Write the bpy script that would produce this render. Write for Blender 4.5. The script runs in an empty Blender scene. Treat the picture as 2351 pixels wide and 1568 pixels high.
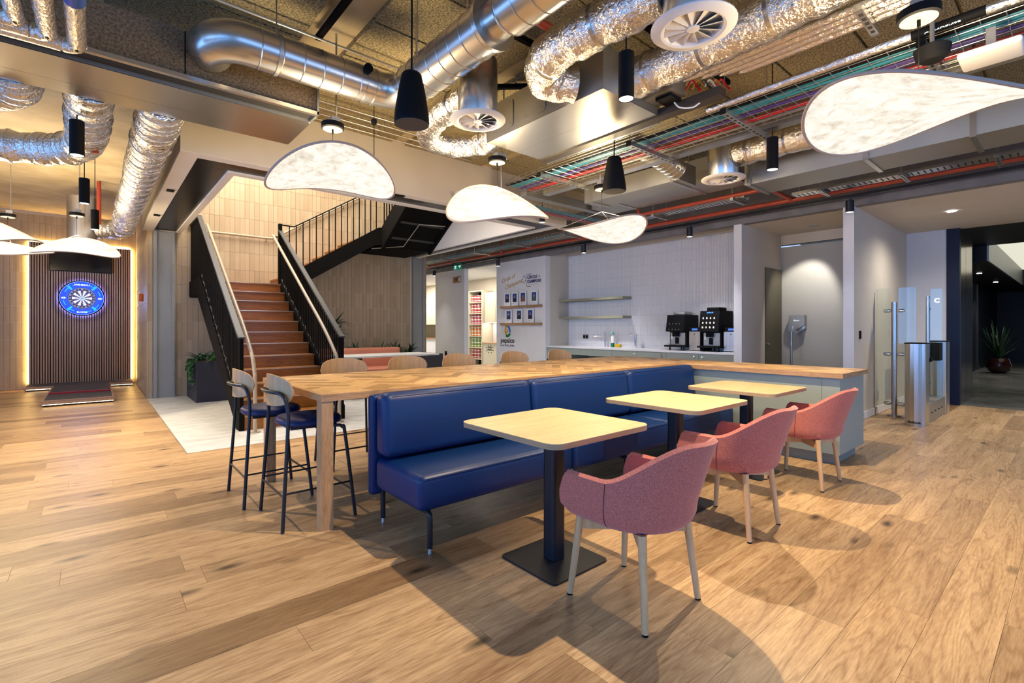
import bpy, bmesh, math, random
from mathutils import Vector, Matrix
random.seed(11)
PI = math.pi
scn = bpy.context.scene
COL = scn.collection

# ---------------------------------------------------------------- camera
cam_data = bpy.data.cameras.new('camera')
cam = bpy.data.objects.new('camera', cam_data)
COL.objects.link(cam)
cam.location = (0, 0, 1.28)
cam.rotation_euler = (PI / 2, 0, math.radians(49.4749 - 90))
cam_data.sensor_width = 36
cam_data.lens = 17.1516
cam_data.shift_y = -0.01329
cam_data.clip_start = 0.05
scn.camera = cam

# ---------------------------------------------------------------- world, exposure
vs = scn.view_settings
vs.view_transform = 'Standard'
vs.look = 'None'
vs.gamma = 1.0
vs.use_curve_mapping = False
vs.exposure = 0.30
world = bpy.data.worlds.new('sky')
scn.world = world
world.use_nodes = True
wn = world.node_tree
wn.nodes['Background'].inputs[0].default_value = (0.42, 0.60, 1.0, 1)
wn.nodes['Background'].inputs[1].default_value = 1.0
cy = scn.cycles
cy.use_denoising = True
cy.max_bounces = 8
cy.diffuse_bounces = 4
cy.glossy_bounces = 4
cy.transmission_bounces = 6
cy.sample_clamp_indirect = 4.0
cy.caustics_reflective = False
cy.caustics_refractive = False

WARM = (1.0, 0.79, 0.52)
NEUT = (1.0, 0.91, 0.80)
DAY = (0.15, 0.40, 1.0)


def area_light(name, loc, rot, sx, sy, power, color):
    d = bpy.data.lights.new(name, 'AREA')
    d.shape = 'RECTANGLE'
    d.size = sx
    d.size_y = sy
    d.energy = power
    d.color = color
    o = bpy.data.objects.new(name, d)
    COL.objects.link(o)
    o.location = loc
    o.rotation_euler = rot
    return o


def spot_light(name, loc, power, color, angle=100, blend=0.5, radius=0.03, direction=(0, 0, -1)):
    d = bpy.data.lights.new(name, 'SPOT')
    d.energy = power
    d.color = color
    d.spot_size = math.radians(angle)
    d.spot_blend = blend
    d.shadow_soft_size = radius
    o = bpy.data.objects.new(name, d)
    COL.objects.link(o)
    o.location = loc
    o.rotation_euler = Vector(direction).to_track_quat('-Z', 'Y').to_euler()
    return o


def point_light(name, loc, power, color, radius=0.1):
    d = bpy.data.lights.new(name, 'POINT')
    d.energy = power
    d.color = color
    d.shadow_soft_size = radius
    o = bpy.data.objects.new(name, d)
    COL.objects.link(o)
    o.location = loc
    return o


# daylight entering by the window wall behind and left of the camera
area_light('window_daylight', (-4.6, 2.6, 1.75), (0, math.radians(-90), 0), 2.3, 13.6, 330, DAY)
area_light('window_daylight', (2.5, -4.6, 1.75), (math.radians(90), 0, 0), 9.5, 2.3, 140, DAY)


# ---------------------------------------------------------------- mesh helpers
class MB:
    def __init__(s):
        s.v = []
        s.f = []
        s.sm = []

    def add(s, vs_, fs, smooth=False):
        o = len(s.v)
        s.v += [tuple(p) for p in vs_]
        s.f += [tuple(i + o for i in f) for f in fs]
        s.sm += [smooth] * len(fs)
        return s

    def box(s, x0, x1, y0, y1, z0, z1):
        v = [(x0, y0, z0), (x1, y0, z0), (x1, y1, z0), (x0, y1, z0), (x0, y0, z1), (x1, y0, z1), (x1, y1, z1), (x0, y1, z1)]
        f = [(0, 3, 2, 1), (4, 5, 6, 7), (0, 1, 5, 4), (1, 2, 6, 5), (2, 3, 7, 6), (3, 0, 4, 7)]
        return s.add(v, f)

    def xbox(s, m, sx, sy, sz):
        v = [m @ Vector((a * sx / 2, b * sy / 2, c * sz / 2)) for c in (-1, 1) for b in (-1, 1) for a in (-1, 1)]
        f = [(0, 2, 3, 1), (4, 5, 7, 6), (0, 1, 5, 4), (1, 3, 7, 5), (3, 2, 6, 7), (2, 0, 4, 6)]
        return s.add(v, f)

    def bar(s, a, b, w, h):
        a = Vector(a)
        b = Vector(b)
        d = (b - a)
        L = d.length
        d.normalize()
        up = Vector((0, 0, 1)) if abs(d.z) < 0.95 else Vector((0, 1, 0))
        side = d.cross(up).normalized()
        up = side.cross(d)
        m = Matrix((d, side, up)).transposed().to_4x4()
        m.translation = (a + b) / 2
        return s.xbox(m, L, w, h)

    def rbox(s, x0, x1, y0, y1, z0, z1, r, seg=3, smooth=True, puff=0.0):
        bm = bmesh.new()
        bmesh.ops.create_cube(bm, size=1.0)
        sx, sy, sz = x1 - x0, y1 - y0, z1 - z0
        for v in bm.verts:
            v.co = Vector((v.co.x * sx, v.co.y * sy, v.co.z * sz))
        bmesh.ops.bevel(bm, geom=list(bm.edges), offset=min(r, sx * 0.49, sy * 0.49, sz * 0.49), segments=seg, profile=0.5, affect='EDGES')
        bm.verts.ensure_lookup_table()
        c = Vector(((x0 + x1) / 2, (y0 + y1) / 2, (z0 + z1) / 2))
        vv = [v.co + c for v in bm.verts]
        ff = [[v.index for v in f.verts] for f in bm.faces]
        bm.free()
        return s.add(vv, ff, smooth)

    def cyl(s, p0, p1, r0, r1=None, n=14, caps=True, smooth=True):
        return s.tube([p0, p1], [r0, r0 if r1 is None else r1], n, caps, smooth)

    def tube(s, pts, r, n=10, caps=True, smooth=True):
        P = [Vector(p) for p in pts]
        if not isinstance(r, (list, tuple)):
            r = [r] * len(P)
        t0 = (P[1] - P[0]).normalized()
        ref = Vector((0, 0, 1)) if abs(t0.z) < 0.9 else Vector((1, 0, 0))
        nn = t0.cross(ref).normalized()
        o = len(s.v)
        prev = t0
        for i, p in enumerate(P):
            if i == 0:
                t = t0
            elif i == len(P) - 1:
                t = (P[i] - P[i - 1]).normalized()
            else:
                t = ((P[i] - P[i - 1]).normalized() + (P[i + 1] - P[i]).normalized()).normalized()
            q = prev.rotation_difference(t)
            nn = (q @ nn)
            nn = (nn - t * nn.dot(t)).normalized()
            prev = t
            b = t.cross(nn)
            for k in range(n):
                a = 2 * PI * k / n
                s.v.append(tuple(p + (nn * math.cos(a) + b * math.sin(a)) * r[i]))
        for i in range(len(P) - 1):
            for k in range(n):
                k2 = (k + 1) % n
                s.f.append((o + i * n + k, o + i * n + k2, o + (i + 1) * n + k2, o + (i + 1) * n + k))
                s.sm.append(smooth)
        if caps:
            s.f.append(tuple(o + k for k in reversed(range(n))))
            s.sm.append(False)
            s.f.append(tuple(o + (len(P) - 1) * n + k for k in range(n)))
            s.sm.append(False)
        return s

    def lathe(s, c, prof, n=24, smooth=True, axis='Z', caps=True):
        c = Vector(c)
        o = len(s.v)
        for (r, h) in prof:
            for k in range(n):
                a = 2 * PI * k / n
                x, y = r * math.cos(a), r * math.sin(a)
                p = {'Z': (x, y, h), 'X': (h, x, y), 'Y': (y, h, x)}[axis]
                s.v.append(tuple(c + Vector(p)))
        for i in range(len(prof) - 1):
            for k in range(n):
                k2 = (k + 1) % n
                s.f.append((o + i * n + k, o + i * n + k2, o + (i + 1) * n + k2, o + (i + 1) * n + k))
                s.sm.append(smooth)
        if caps:
            s.f.append(tuple(o + k for k in reversed(range(n))))
            s.sm.append(False)
            s.f.append(tuple(o + (len(prof) - 1) * n + k for k in range(n)))
            s.sm.append(False)
        return s

    def prism(s, poly, axis, a0, a1):
        """poly: list of 2D points; axis 'X': (y,z), 'Y': (x,z), 'Z': (x,y)"""
        n = len(poly)

        def P(p, a):
            return {'X': (a, p[0], p[1]), 'Y': (p[0], a, p[1]), 'Z': (p[0], p[1], a)}[axis]
        v = [P(p, a0) for p in poly] + [P(p, a1) for p in poly]
        f = [tuple(range(n)), tuple(reversed(range(n, 2 * n)))]
        f += [(i, n + i, n + (i + 1) % n, (i + 1) % n) for i in range(n)]
        return s.add(v, f)

    def grid(s, fn, nu, nv, smooth=True):
        v = [fn(i / nu, j / nv) for j in range(nv + 1) for i in range(nu + 1)]
        f = [(j * (nu + 1) + i, j * (nu + 1) + i + 1, (j + 1) * (nu + 1) + i + 1, (j + 1) * (nu + 1) + i) for j in range(nv) for i in range(nu)]
        return s.add(v, f, smooth)


ROOT = {}


def tag(o, label=None, cat=None, group=None, kind=None):
    if label:
        o['label'] = label
    if cat:
        o['category'] = cat
    if group:
        o['group'] = group
    if kind:
        o['kind'] = kind
    return o


def thing(name, loc, label, cat, group=None):
    o = bpy.data.objects.new(name, None)
    o.empty_display_size = 0.1
    COL.objects.link(o)
    o.location = loc
    ROOT[o] = Vector(loc)
    return tag(o, label, cat, group)


def build(mb, name, mat, parent=None, attr=None, recalc=True, **tags):
    me = bpy.data.meshes.new(name)
    if parent is not None:
        off = ROOT[parent]
    else:
        xs = [v[0] for v in mb.v]
        ys = [v[1] for v in mb.v]
        off = Vector(((min(xs) + max(xs)) / 2, (min(ys) + max(ys)) / 2, min(v[2] for v in mb.v)))
    me.from_pydata([(v[0] - off.x, v[1] - off.y, v[2] - off.z) for v in mb.v], [], mb.f)
    if any(mb.sm):
        me.polygons.foreach_set('use_smooth', mb.sm)
    if recalc:
        bm = bmesh.new()
        bm.from_mesh(me)
        bmesh.ops.recalc_face_normals(bm, faces=bm.faces)
        bm.to_mesh(me)
        bm.free()
    if any(mb.sm):
        me.set_sharp_from_angle(angle=math.radians(38))
    if attr is not None:
        a = me.attributes.new('rnd', 'FLOAT', 'POINT')
        vals = attr if isinstance(attr, list) else [attr] * len(mb.v)
        a.data.foreach_set('value', vals)
    if mat is not None:
        me.materials.append(mat)
    o = bpy.data.objects.new(name, me)
    COL.objects.link(o)
    if parent is not None:
        o.parent = parent
        ROOT[o] = off
    else:
        o.location = off
        ROOT[o] = off
    return tag(o, **tags)


def struct(mb, name, mat, parent=None):
    o = build(mb, name, mat, parent)
    if parent is None:
        o['kind'] = 'structure'
    return o


def copy_tree(o, parent=None):
    c = o.copy()
    COL.objects.link(c)
    c.parent = parent
    for ch in list(o.children):
        copy_tree(ch, c)
    return c


def dup(root, loc, rz=0.0, label=None):
    c = copy_tree(root)
    c.location = loc
    c.rotation_euler = (0, 0, rz)
    ROOT[c] = Vector(loc)
    if label:
        c['label'] = label
    return c


def arc(c, r, a0, a1, n, plane='XY'):
    out = []
    for i in range(n + 1):
        a = math.radians(a0 + (a1 - a0) * i / n)
        u, w = r * math.cos(a), r * math.sin(a)
        d = {'XY': (u, w, 0), 'XZ': (u, 0, w), 'YZ': (0, u, w)}[plane]
        out.append(tuple(Vector(c) + Vector(d)))
    return out


def bez(pts, n=8):
    """Catmull-Rom through pts"""
    P = [Vector(p) for p in pts]
    P = [P[0] * 2 - P[1]] + P + [P[-1] * 2 - P[-2]]
    out = []
    for i in range(1, len(P) - 2):
        for k in range(n):
            t = k / n
            a, b, c, d = P[i - 1], P[i], P[i + 1], P[i + 2]
            out.append(0.5 * ((2 * b) + (c - a) * t + (2 * a - 5 * b + 4 * c - d) * t * t + (3 * b - a - 3 * c + d) * t ** 3))
    out.append(P[-2])
    return out


def text(s, size, mat, name, origin, xdir, up, parent=None, align='CENTER', shear=0.0, depth=0.002, sx=1.0, bold=0.0, **tags):
    cu = bpy.data.curves.new('lettering', 'FONT')
    cu.body = s
    cu.size = size
    cu.align_x = align
    cu.align_y = 'CENTER'
    cu.extrude = depth
    cu.shear = shear
    cu.offset = bold
    cu.resolution_u = 2
    t = bpy.data.objects.new('lettering', cu)
    COL.objects.link(t)
    dg = bpy.context.evaluated_depsgraph_get()
    me = bpy.data.meshes.new_from_object(t.evaluated_get(dg))
    bpy.data.objects.remove(t)
    bpy.data.curves.remove(cu)
    X, U = Vector(xdir).normalized(), Vector(up).normalized()
    Nn = X.cross(U)
    o0 = Vector(origin)
    mb = MB()
    mb.add([o0 + X * (v.co.x * sx) + U * v.co.y + Nn * v.co.z for v in me.vertices], [tuple(p.vertices) for p in me.polygons])
    bpy.data.meshes.remove(me)
    return build(mb, name, mat, parent, recalc=False, **tags)


# ---------------------------------------------------------------- materials
def new_mat(name):
    m = bpy.data.materials.new(name)
    m.use_nodes = True
    nt = m.node_tree
    b = nt.nodes['Principled BSDF']
    return m, nt, b


def nd(nt, kind, **props):
    n = nt.nodes.new('ShaderNode' + kind)
    for k, v in props.items():
        setattr(n, k, v)
    return n


def ramp(nt, fac, stops):
    r = nd(nt, 'ValToRGB')
    e = r.color_ramp.elements
    while len(e) < len(stops):
        e.new(0.5)
    for i, (p, c) in enumerate(stops):
        e[i].position = p
        e[i].color = (*c, 1) if len(c) == 3 else c
    nt.links.new(fac, r.inputs[0])
    return r.outputs[0]


def mixc(nt, fac, a, b, mode='MIX'):
    m = nd(nt, 'Mix', data_type='RGBA', blend_type=mode)
    for i, v in ((0, fac), (6, a), (7, b)):
        if isinstance(v, (int, float)):
            m.inputs[i].default_value = v
        elif isinstance(v, tuple):
            m.inputs[i].default_value = (*v, 1)
        else:
            nt.links.new(v, m.inputs[i])
    return m.outputs[2]


def mth(nt, op, a, b=None, c=None):
    m = nd(nt, 'Math', operation=op)
    for i, v in enumerate((a, b, c)):
        if v is None:
            continue
        if isinstance(v, (int, float)):
            m.inputs[i].default_value = v
        else:
            nt.links.new(v, m.inputs[i])
    return m.outputs[0]


def noise(nt, vec, scale, detail=4, rough=0.55, dist=0.0):
    n = nd(nt, 'TexNoise')
    n.inputs['Scale'].default_value = scale
    n.inputs['Detail'].default_value = detail
    n.inputs['Roughness'].default_value = rough
    n.inputs['Distortion'].default_value = dist
    if vec is not None:
        nt.links.new(vec, n.inputs['Vector'])
    return n.outputs['Fac']


def pos(nt, scale=(1, 1, 1), obj=False, rot=(0, 0, 0)):
    if obj:
        src = nd(nt, 'TexCoord').outputs['Object']
    else:
        src = nd(nt, 'NewGeometry').outputs['Position']
    m = nd(nt, 'Mapping')
    m.inputs['Scale'].default_value = scale
    m.inputs['Rotation'].default_value = rot
    nt.links.new(src, m.inputs['Vector'])
    return m.outputs[0]


def bump(nt, b, h, strength=0.3, dist=0.01):
    n = nd(nt, 'Bump')
    n.inputs['Strength'].default_value = strength
    n.inputs['Distance'].default_value = dist
    nt.links.new(h, n.inputs['Height'])
    nt.links.new(n.outputs[0], b.inputs['Normal'])


def plain(name, col, rough=0.5, metal=0.0, spec=None, emit=None, estr=0.0, alpha=None, trans=0.0, ior=None, coat=0.0):
    m, nt, b = new_mat(name)
    b.inputs['Base Color'].default_value = (*col, 1)
    b.inputs['Roughness'].default_value = rough
    b.inputs['Metallic'].default_value = metal
    if spec is not None:
        b.inputs['Specular IOR Level'].default_value = spec
    if emit:
        b.inputs['Emission Color'].default_value = (*emit, 1)
        b.inputs['Emission Strength'].default_value = estr
    if trans:
        b.inputs['Transmission Weight'].default_value = trans
    if ior:
        b.inputs['IOR'].default_value = ior
    if coat:
        b.inputs['Coat Weight'].default_value = coat
        b.inputs['Coat Roughness'].default_value = 0.15
    return m


def speckle(name, c1, c2, scale, rough=0.7, metal=0.0, bstr=0.0, detail=5, obj=False, stretch=(1, 1, 1), lo=0.35, hi=0.65):
    m, nt, b = new_mat(name)
    v = pos(nt, stretch, obj)
    f = noise(nt, v, scale, detail)
    nt.links.new(ramp(nt, f, [(lo, c1), (hi, c2)]), b.inputs['Base Color'])
    b.inputs['Roughness'].default_value = rough
    b.inputs['Metallic'].default_value = metal
    if bstr:
        bump(nt, b, f, bstr, 0.01)
    return m


def wood(name, dark, light, stretch, rough=0.4, use_attr=False, rings=0.0, knots=0.0, obj=False, tint=0.25, bstr=0.04):
    """oak-like grain running along the axis with the smallest stretch"""
    m, nt, b = new_mat(name)
    src = nd(nt, 'TexCoord').outputs['Object'] if obj else nd(nt, 'NewGeometry').outputs['Position']
    if use_attr:
        at = nd(nt, 'Attribute', attribute_name='rnd')
        cmb = nd(nt, 'CombineXYZ')
        nt.links.new(mth(nt, 'MULTIPLY', at.outputs['Fac'], 53.0), cmb.inputs[0])
        nt.links.new(mth(nt, 'MULTIPLY', at.outputs['Fac'], 17.0), cmb.inputs[1])
        nt.links.new(mth(nt, 'MULTIPLY', at.outputs['Fac'], 91.0), cmb.inputs[2])
        ad = nd(nt, 'VectorMath', operation='ADD')
        nt.links.new(src, ad.inputs[0])
        nt.links.new(cmb.outputs[0], ad.inputs[1])
        src = ad.outputs[0]
        rnd = at.outputs['Fac']
    else:
        rnd = nd(nt, 'ObjectInfo').outputs['Random']
    mp = nd(nt, 'Mapping')
    mp.inputs['Scale'].default_value = stretch
    nt.links.new(src, mp.inputs['Vector'])
    v = mp.outputs[0]
    fine = noise(nt, v, 26.0, 5, 0.62, 0.12)
    broad = noise(nt, v, 3.2, 3, 0.5, 0.25)
    f = mth(nt, 'ADD', mth(nt, 'MULTIPLY', fine, 0.55), mth(nt, 'MULTIPLY', broad, 0.45))
    if rings:
        rg = noise(nt, v, 1.7, 2, 0.35, 0.35)
        pp = mth(nt, 'PINGPONG', mth(nt, 'MULTIPLY', rg, 26.0), 1.0)
        f = mth(nt, 'SUBTRACT', f, mth(nt, 'MULTIPLY', mth(nt, 'POWER', pp, 3.0), rings))
    mid = tuple((a + c) / 2 for a, c in zip(dark, light))
    col = ramp(nt, f, [(0.26, dark), (0.46, mid), (0.66, light)])
    if knots:
        vo = nd(nt, 'TexVoronoi')
        vo.inputs['Scale'].default_value = 1.0
        m2 = nd(nt, 'Mapping')
        m2.inputs['Scale'].default_value = (2.1, 5.0, 1) if stretch[0] < stretch[1] else (5.0, 2.1, 1)
        nt.links.new(src, m2.inputs['Vector'])
        dis = nd(nt, 'VectorMath', operation='ADD')
        nt.links.new(m2.outputs[0], dis.inputs[0])
        nz = nd(nt, 'TexNoise')
        nz.inputs['Scale'].default_value = 6
        nt.links.new(src, nz.inputs['Vector'])
        sc = nd(nt, 'VectorMath', operation='SCALE')
        nt.links.new(nz.outputs['Color'], sc.inputs[0])
        sc.inputs['Scale'].default_value = 0.13
        nt.links.new(sc.outputs[0], dis.inputs[1])
        nt.links.new(dis.outputs[0], vo.inputs['Vector'])
        k = ramp(nt, vo.outputs['Distance'], [(0.04, (1, 1, 1)), (0.20, (0, 0, 0))])
        pick = mth(nt, 'GREATER_THAN', nd_sep(nt, vo.outputs['Color']), 0.30)
        col = mixc(nt, mth(nt, 'MULTIPLY', mth(nt, 'MULTIPLY', k, pick), knots), col, tuple(c * 0.16 for c in dark))
    if tint:
        t = ramp(nt, rnd, [(0.0, (1 - tint * 1.3, 1 - tint * 1.45, 1 - tint * 1.6)), (0.5, (1, 1, 1)), (1.0, (1 + tint * 0.35, 1 + tint * 0.38, 1 + tint * 0.4))])
        col = mixc(nt, 1.0, col, t, 'MULTIPLY')
    nt.links.new(col, b.inputs['Base Color'])
    b.inputs['Roughness'].default_value = rough
    if bstr:
        bump(nt, b, f, bstr, 0.004)
    return m


def nd_sep(nt, c):
    s = nd(nt, 'SeparateColor')
    nt.links.new(c, s.inputs[0])
    return s.outputs[0]


M = {}
M['floor_oak'] = wood('floor_oak', (0.24, 0.125, 0.050), (0.60, 0.405, 0.215), (0.50, 5.2, 1), 0.40, True, 0.13, 0.95, tint=0.36)
M['gap'] = plain('plank_gap', (0.05, 0.03, 0.018), 0.9)
M['parquet'] = wood('parquet_oak', (0.42, 0.23, 0.08), (0.76, 0.49, 0.22), (3.0, 3.0, 1), 0.42, True, 0.0, tint=0.36)
M['oak_edge'] = wood('oak_edge', (0.30, 0.145, 0.055), (0.60, 0.35, 0.16), (1.6, 1.6, 12), 0.45, rings=0.12, tint=0.1)
M['oak_leg'] = wood('oak_leg', (0.33, 0.165, 0.065), (0.60, 0.36, 0.17), (9, 9, 0.8), 0.45, rings=0.15, tint=0.1)
M['table_oak'] = wood('table_oak', (0.42, 0.275, 0.125), (0.72, 0.52, 0.29), (0.9, 12, 1), 0.38, tint=0.06, bstr=0.0)
M['table_edge'] = wood('table_edge', (0.30, 0.185, 0.09), (0.52, 0.35, 0.19), (1, 1, 30), 0.45, tint=0.05)
M['ash'] = wood('ash_leg', (0.52, 0.30, 0.125), (0.78, 0.51, 0.26), (14, 14, 0.8), 0.45, tint=0.1, obj=True)
M['ply'] = wood('oak_ply', (0.46, 0.235, 0.085), (0.74, 0.45, 0.20), (14, 14, 0.8), 0.42, tint=0.12, obj=True)
M['stair_oak'] = wood('stair_oak', (0.15, 0.045, 0.004), (0.42, 0.155, 0.020), (0.8, 9, 9), 0.4, knots=0.0, rings=0.10, tint=0.2)
M['walnut'] = wood('walnut_slat', (0.34, 0.19, 0.10), (0.60, 0.38, 0.22), (14, 14, 0.7), 0.5, tint=0.15)
M['shelf_wood'] = wood('shelf_wood', (0.28, 0.15, 0.07), (0.44, 0.26, 0.13), (9, 0.8, 9), 0.5, tint=0.1)
M['felt'] = plain('black_felt', (0.012, 0.011, 0.011), 0.95)


def leather(name, c, rough=0.42):
    m, nt, b = new_mat(name)
    v = pos(nt, (1, 1, 1))
    f = noise(nt, v, 160, 3)
    g = noise(nt, v, 2.2, 3)
    nt.links.new(mixc(nt, g, tuple(x * 0.82 for x in c), tuple(min(1, x * 1.15) for x in c)), b.inputs['Base Color'])
    b.inputs['Roughness'].default_value = rough
    b.inputs['Specular IOR Level'].default_value = 0.35
    bump(nt, b, f, 0.12, 0.002)
    return m


def fabric(name, c1, c2, scale=420):
    m, nt, b = new_mat(name)
    v = pos(nt, (1, 1, 1), obj=True)
    f = noise(nt, v, scale, 2, 0.7)
    nt.links.new(ramp(nt, f, [(0.34, c1), (0.66, c2)]), b.inputs['Base Color'])
    b.inputs['Roughness'].default_value = 0.92
    b.inputs['Sheen Weight'].default_value = 0.25
    bump(nt, b, f, 0.2, 0.002)
    return m


M['blue_leather'] = leather('blue_leather', (0.0005, 0.0200, 0.100), 0.42)
M['navy_leather'] = leather('navy_leather', (0.004, 0.016, 0.085), 0.42)
M['coral_leather'] = leather('coral_leather', (0.62, 0.24, 0.15), 0.5)
M['pink_fabric'] = fabric('pink_fabric', (0.33, 0.068, 0.050), (0.66, 0.225, 0.165), 260)
M['pink_dark'] = plain('seam_thread', (0.16, 0.03, 0.035), 0.9)
M['black_metal'] = plain('black_metal', (0.008, 0.009, 0.014), 0.36, 0.0, 0.45)
M['black_steel'] = plain('black_steel', (0.006, 0.0055, 0.005), 0.75, 0.0, 0.06)
M['black_plastic'] = plain('black_plastic', (0.006, 0.006, 0.007), 0.65, 0.0, 0.10)
M['grey_cone'] = plain('speaker_grille', (0.075, 0.072, 0.070), 0.8)
M['white_paint'] = speckle('white_paint', (0.72, 0.715, 0.72), (0.76, 0.755, 0.76), 3, 0.75)
M['beige_paint'] = speckle('beige_paint', (0.60, 0.54, 0.45), (0.635, 0.575, 0.48), 2, 0.8)
M['soffit_white'] = speckle('soffit_white', (0.74, 0.71, 0.66), (0.77, 0.74, 0.69), 2, 0.75)
M['grey_wall'] = speckle('grey_wall', (0.44, 0.44, 0.41), (0.47, 0.47, 0.44), 2, 0.8)
M['grey_fascia'] = speckle('grey_fascia', (0.155, 0.148, 0.148), (0.20, 0.19, 0.19), 5, 0.7)
M['olive_door'] = plain('olive_door', (0.085, 0.078, 0.05), 0.6)
M['sage'] = speckle('sage_paint', (0.32, 0.375, 0.33), (0.34, 0.395, 0.345), 2, 0.55)
M['sage_dark'] = plain('sage_plinth', (0.25, 0.29, 0.26), 0.6)
M['cream_cab'] = plain('cream_cabinet', (0.60, 0.56, 0.42), 0.55)
M['olive_shelf'] = plain('olive_shelf', (0.27, 0.265, 0.18), 0.6)
M['worktop'] = speckle('white_worktop', (0.70, 0.70, 0.72), (0.78, 0.78, 0.80), 20, 0.25)
M['white_gloss'] = plain('white_gloss', (0.80, 0.80, 0.80), 0.35)
M['white_tile'] = plain('white_tile', (0.76, 0.75, 0.755), 0.22)
M['grout'] = plain('grout', (0.62, 0.55, 0.44), 0.9)
M['white_grout'] = plain('white_grout', (0.60, 0.60, 0.61), 0.9)
M['planter'] = plain('planter_black', (0.022, 0.022, 0.030), 0.55)
M['soil'] = plain('soil', (0.03, 0.02, 0.012), 0.95)
M['leaf'] = speckle('leaf', (0.012, 0.065, 0.02), (0.05, 0.16, 0.045), 9, 0.38, obj=True)
M['leaf_dark'] = speckle('leaf_dark', (0.006, 0.030, 0.014), (0.022, 0.085, 0.03), 9, 0.35, obj=True)
M['steel'] = speckle('brushed_steel', (0.50, 0.47, 0.43), (0.60, 0.57, 0.53), 30, 0.28, 1.0, stretch=(1, 1, 0.04))
M['chrome'] = plain('chrome', (0.75, 0.75, 0.76), 0.12, 1.0)
M['bronze'] = speckle('bronze_panel', (0.20, 0.14, 0.085), (0.30, 0.21, 0.13), 3, 0.2, 1.0, stretch=(1, 1, 0.2))
M['navy_panel'] = plain('navy_panel', (0.003, 0.008, 0.032), 0.4, 0.0, 0.3)
M['dark_lobby'] = plain('dark_lobby', (0.007, 0.0075, 0.013), 0.4, 0.0, 0.3)
M['rail_beige'] = plain('handrail', (0.40, 0.32, 0.22), 0.4)
M['nosing'] = plain('nosing_metal', (0.55, 0.45, 0.36), 0.35, 0.8)
M['cap_grey'] = plain('steel_cap', (0.055, 0.053, 0.05), 0.5, 0.0, 0.3)
M['rib_dark'] = plain('dark_rib', (0.03, 0.029, 0.027), 0.5)
M['grey_metal'] = speckle('grey_cladding', (0.30, 0.30, 0.28), (0.33, 0.33, 0.31), 2, 0.45, 0.3)
M['red_pipe'] = plain('red_pipe', (0.36, 0.045, 0.018), 0.45)
M['red_cable'] = plain('red_cable', (0.50, 0.008, 0.02), 0.5)
M['blue_cable'] = plain('blue_cable', (0.02, 0.22, 0.32), 0.5)
M['purple_cable'] = plain('purple_cable', (0.07, 0.035, 0.22), 0.5)
M['white_plastic'] = plain('white_plastic', (0.74, 0.72, 0.68), 0.45)
M['cream_plastic'] = plain('cream_plastic', (0.17, 0.155, 0.125), 0.7)
M['brass'] = plain('brass', (0.62, 0.36, 0.10), 0.35, 1.0)
M['grey_tube'] = plain('conduit_steel', (0.58, 0.55, 0.48), 0.3, 1.0)
M['red_paint'] = plain('red_strip', (0.30, 0.006, 0.008), 0.45)
M['mat_grey'] = speckle('grey_mat', (0.045, 0.045, 0.048), (0.075, 0.075, 0.078), 60, 0.9)
M['orange'] = plain('orange_plastic', (0.72, 0.13, 0.01), 0.45)
M['green_sign'] = plain('green_sign', (0.0, 0.085, 0.055), 0.5, emit=(0.0, 0.16, 0.10), estr=0.5)
M['sign_white'] = plain('sign_white', (0.8, 0.85, 0.85), 0.5, emit=(0.7, 1, 0.9), estr=0.6)
M['tan_sign'] = plain('tan_sign', (0.38, 0.16, 0.035), 0.5)
M['gold_text'] = plain('gold_lettering', (0.50, 0.30, 0.02), 0.5)
M['navy_text'] = plain('navy_lettering', (0.02, 0.025, 0.12), 0.5)
M['black_text'] = plain('black_lettering', (0.012, 0.012, 0.014), 0.5)
M['glow_warm'] = plain('led_warm', (1, 0.9, 0.7), 0.5, emit=(1.0, 0.80, 0.46), estr=9.0)
M['glow_white'] = plain('lamp_lens', (1, 1, 1), 0.5, emit=(1.0, 0.94, 0.86), estr=14.0)


def tan_tile(name, c1, c2):
    m, nt, b = new_mat(name)
    g = nd(nt, 'NewGeometry')
    sp = nd(nt, 'SeparateXYZ')
    nt.links.new(g.outputs['Position'], sp.inputs[0])
    cx = mth(nt, 'FLOOR', mth(nt, 'DIVIDE', mth(nt, 'ADD', sp.outputs[0], sp.outputs[1]), 0.0885))
    cz = mth(nt, 'FLOOR', mth(nt, 'DIVIDE', sp.outputs[2], 0.3485))
    cb = nd(nt, 'CombineXYZ')
    nt.links.new(cx, cb.inputs[0])
    nt.links.new(cz, cb.inputs[1])
    wnz = nd(nt, 'TexWhiteNoise', noise_dimensions='2D')
    nt.links.new(cb.outputs[0], wnz.inputs['Vector'])
    n = noise(nt, g.outputs['Position'], 7, 4)
    f = mth(nt, 'ADD', mth(nt, 'MULTIPLY', wnz.outputs['Value'], 0.65), mth(nt, 'MULTIPLY', n, 0.35))
    nt.links.new(ramp(nt, f, [(0.1, c1), (0.85, c2)]), b.inputs['Base Color'])
    b.inputs['Roughness'].default_value = 0.5
    return m


M['tan_tile'] = tan_tile('tan_tile', (0.38, 0.28, 0.165), (0.47, 0.36, 0.23))


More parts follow.
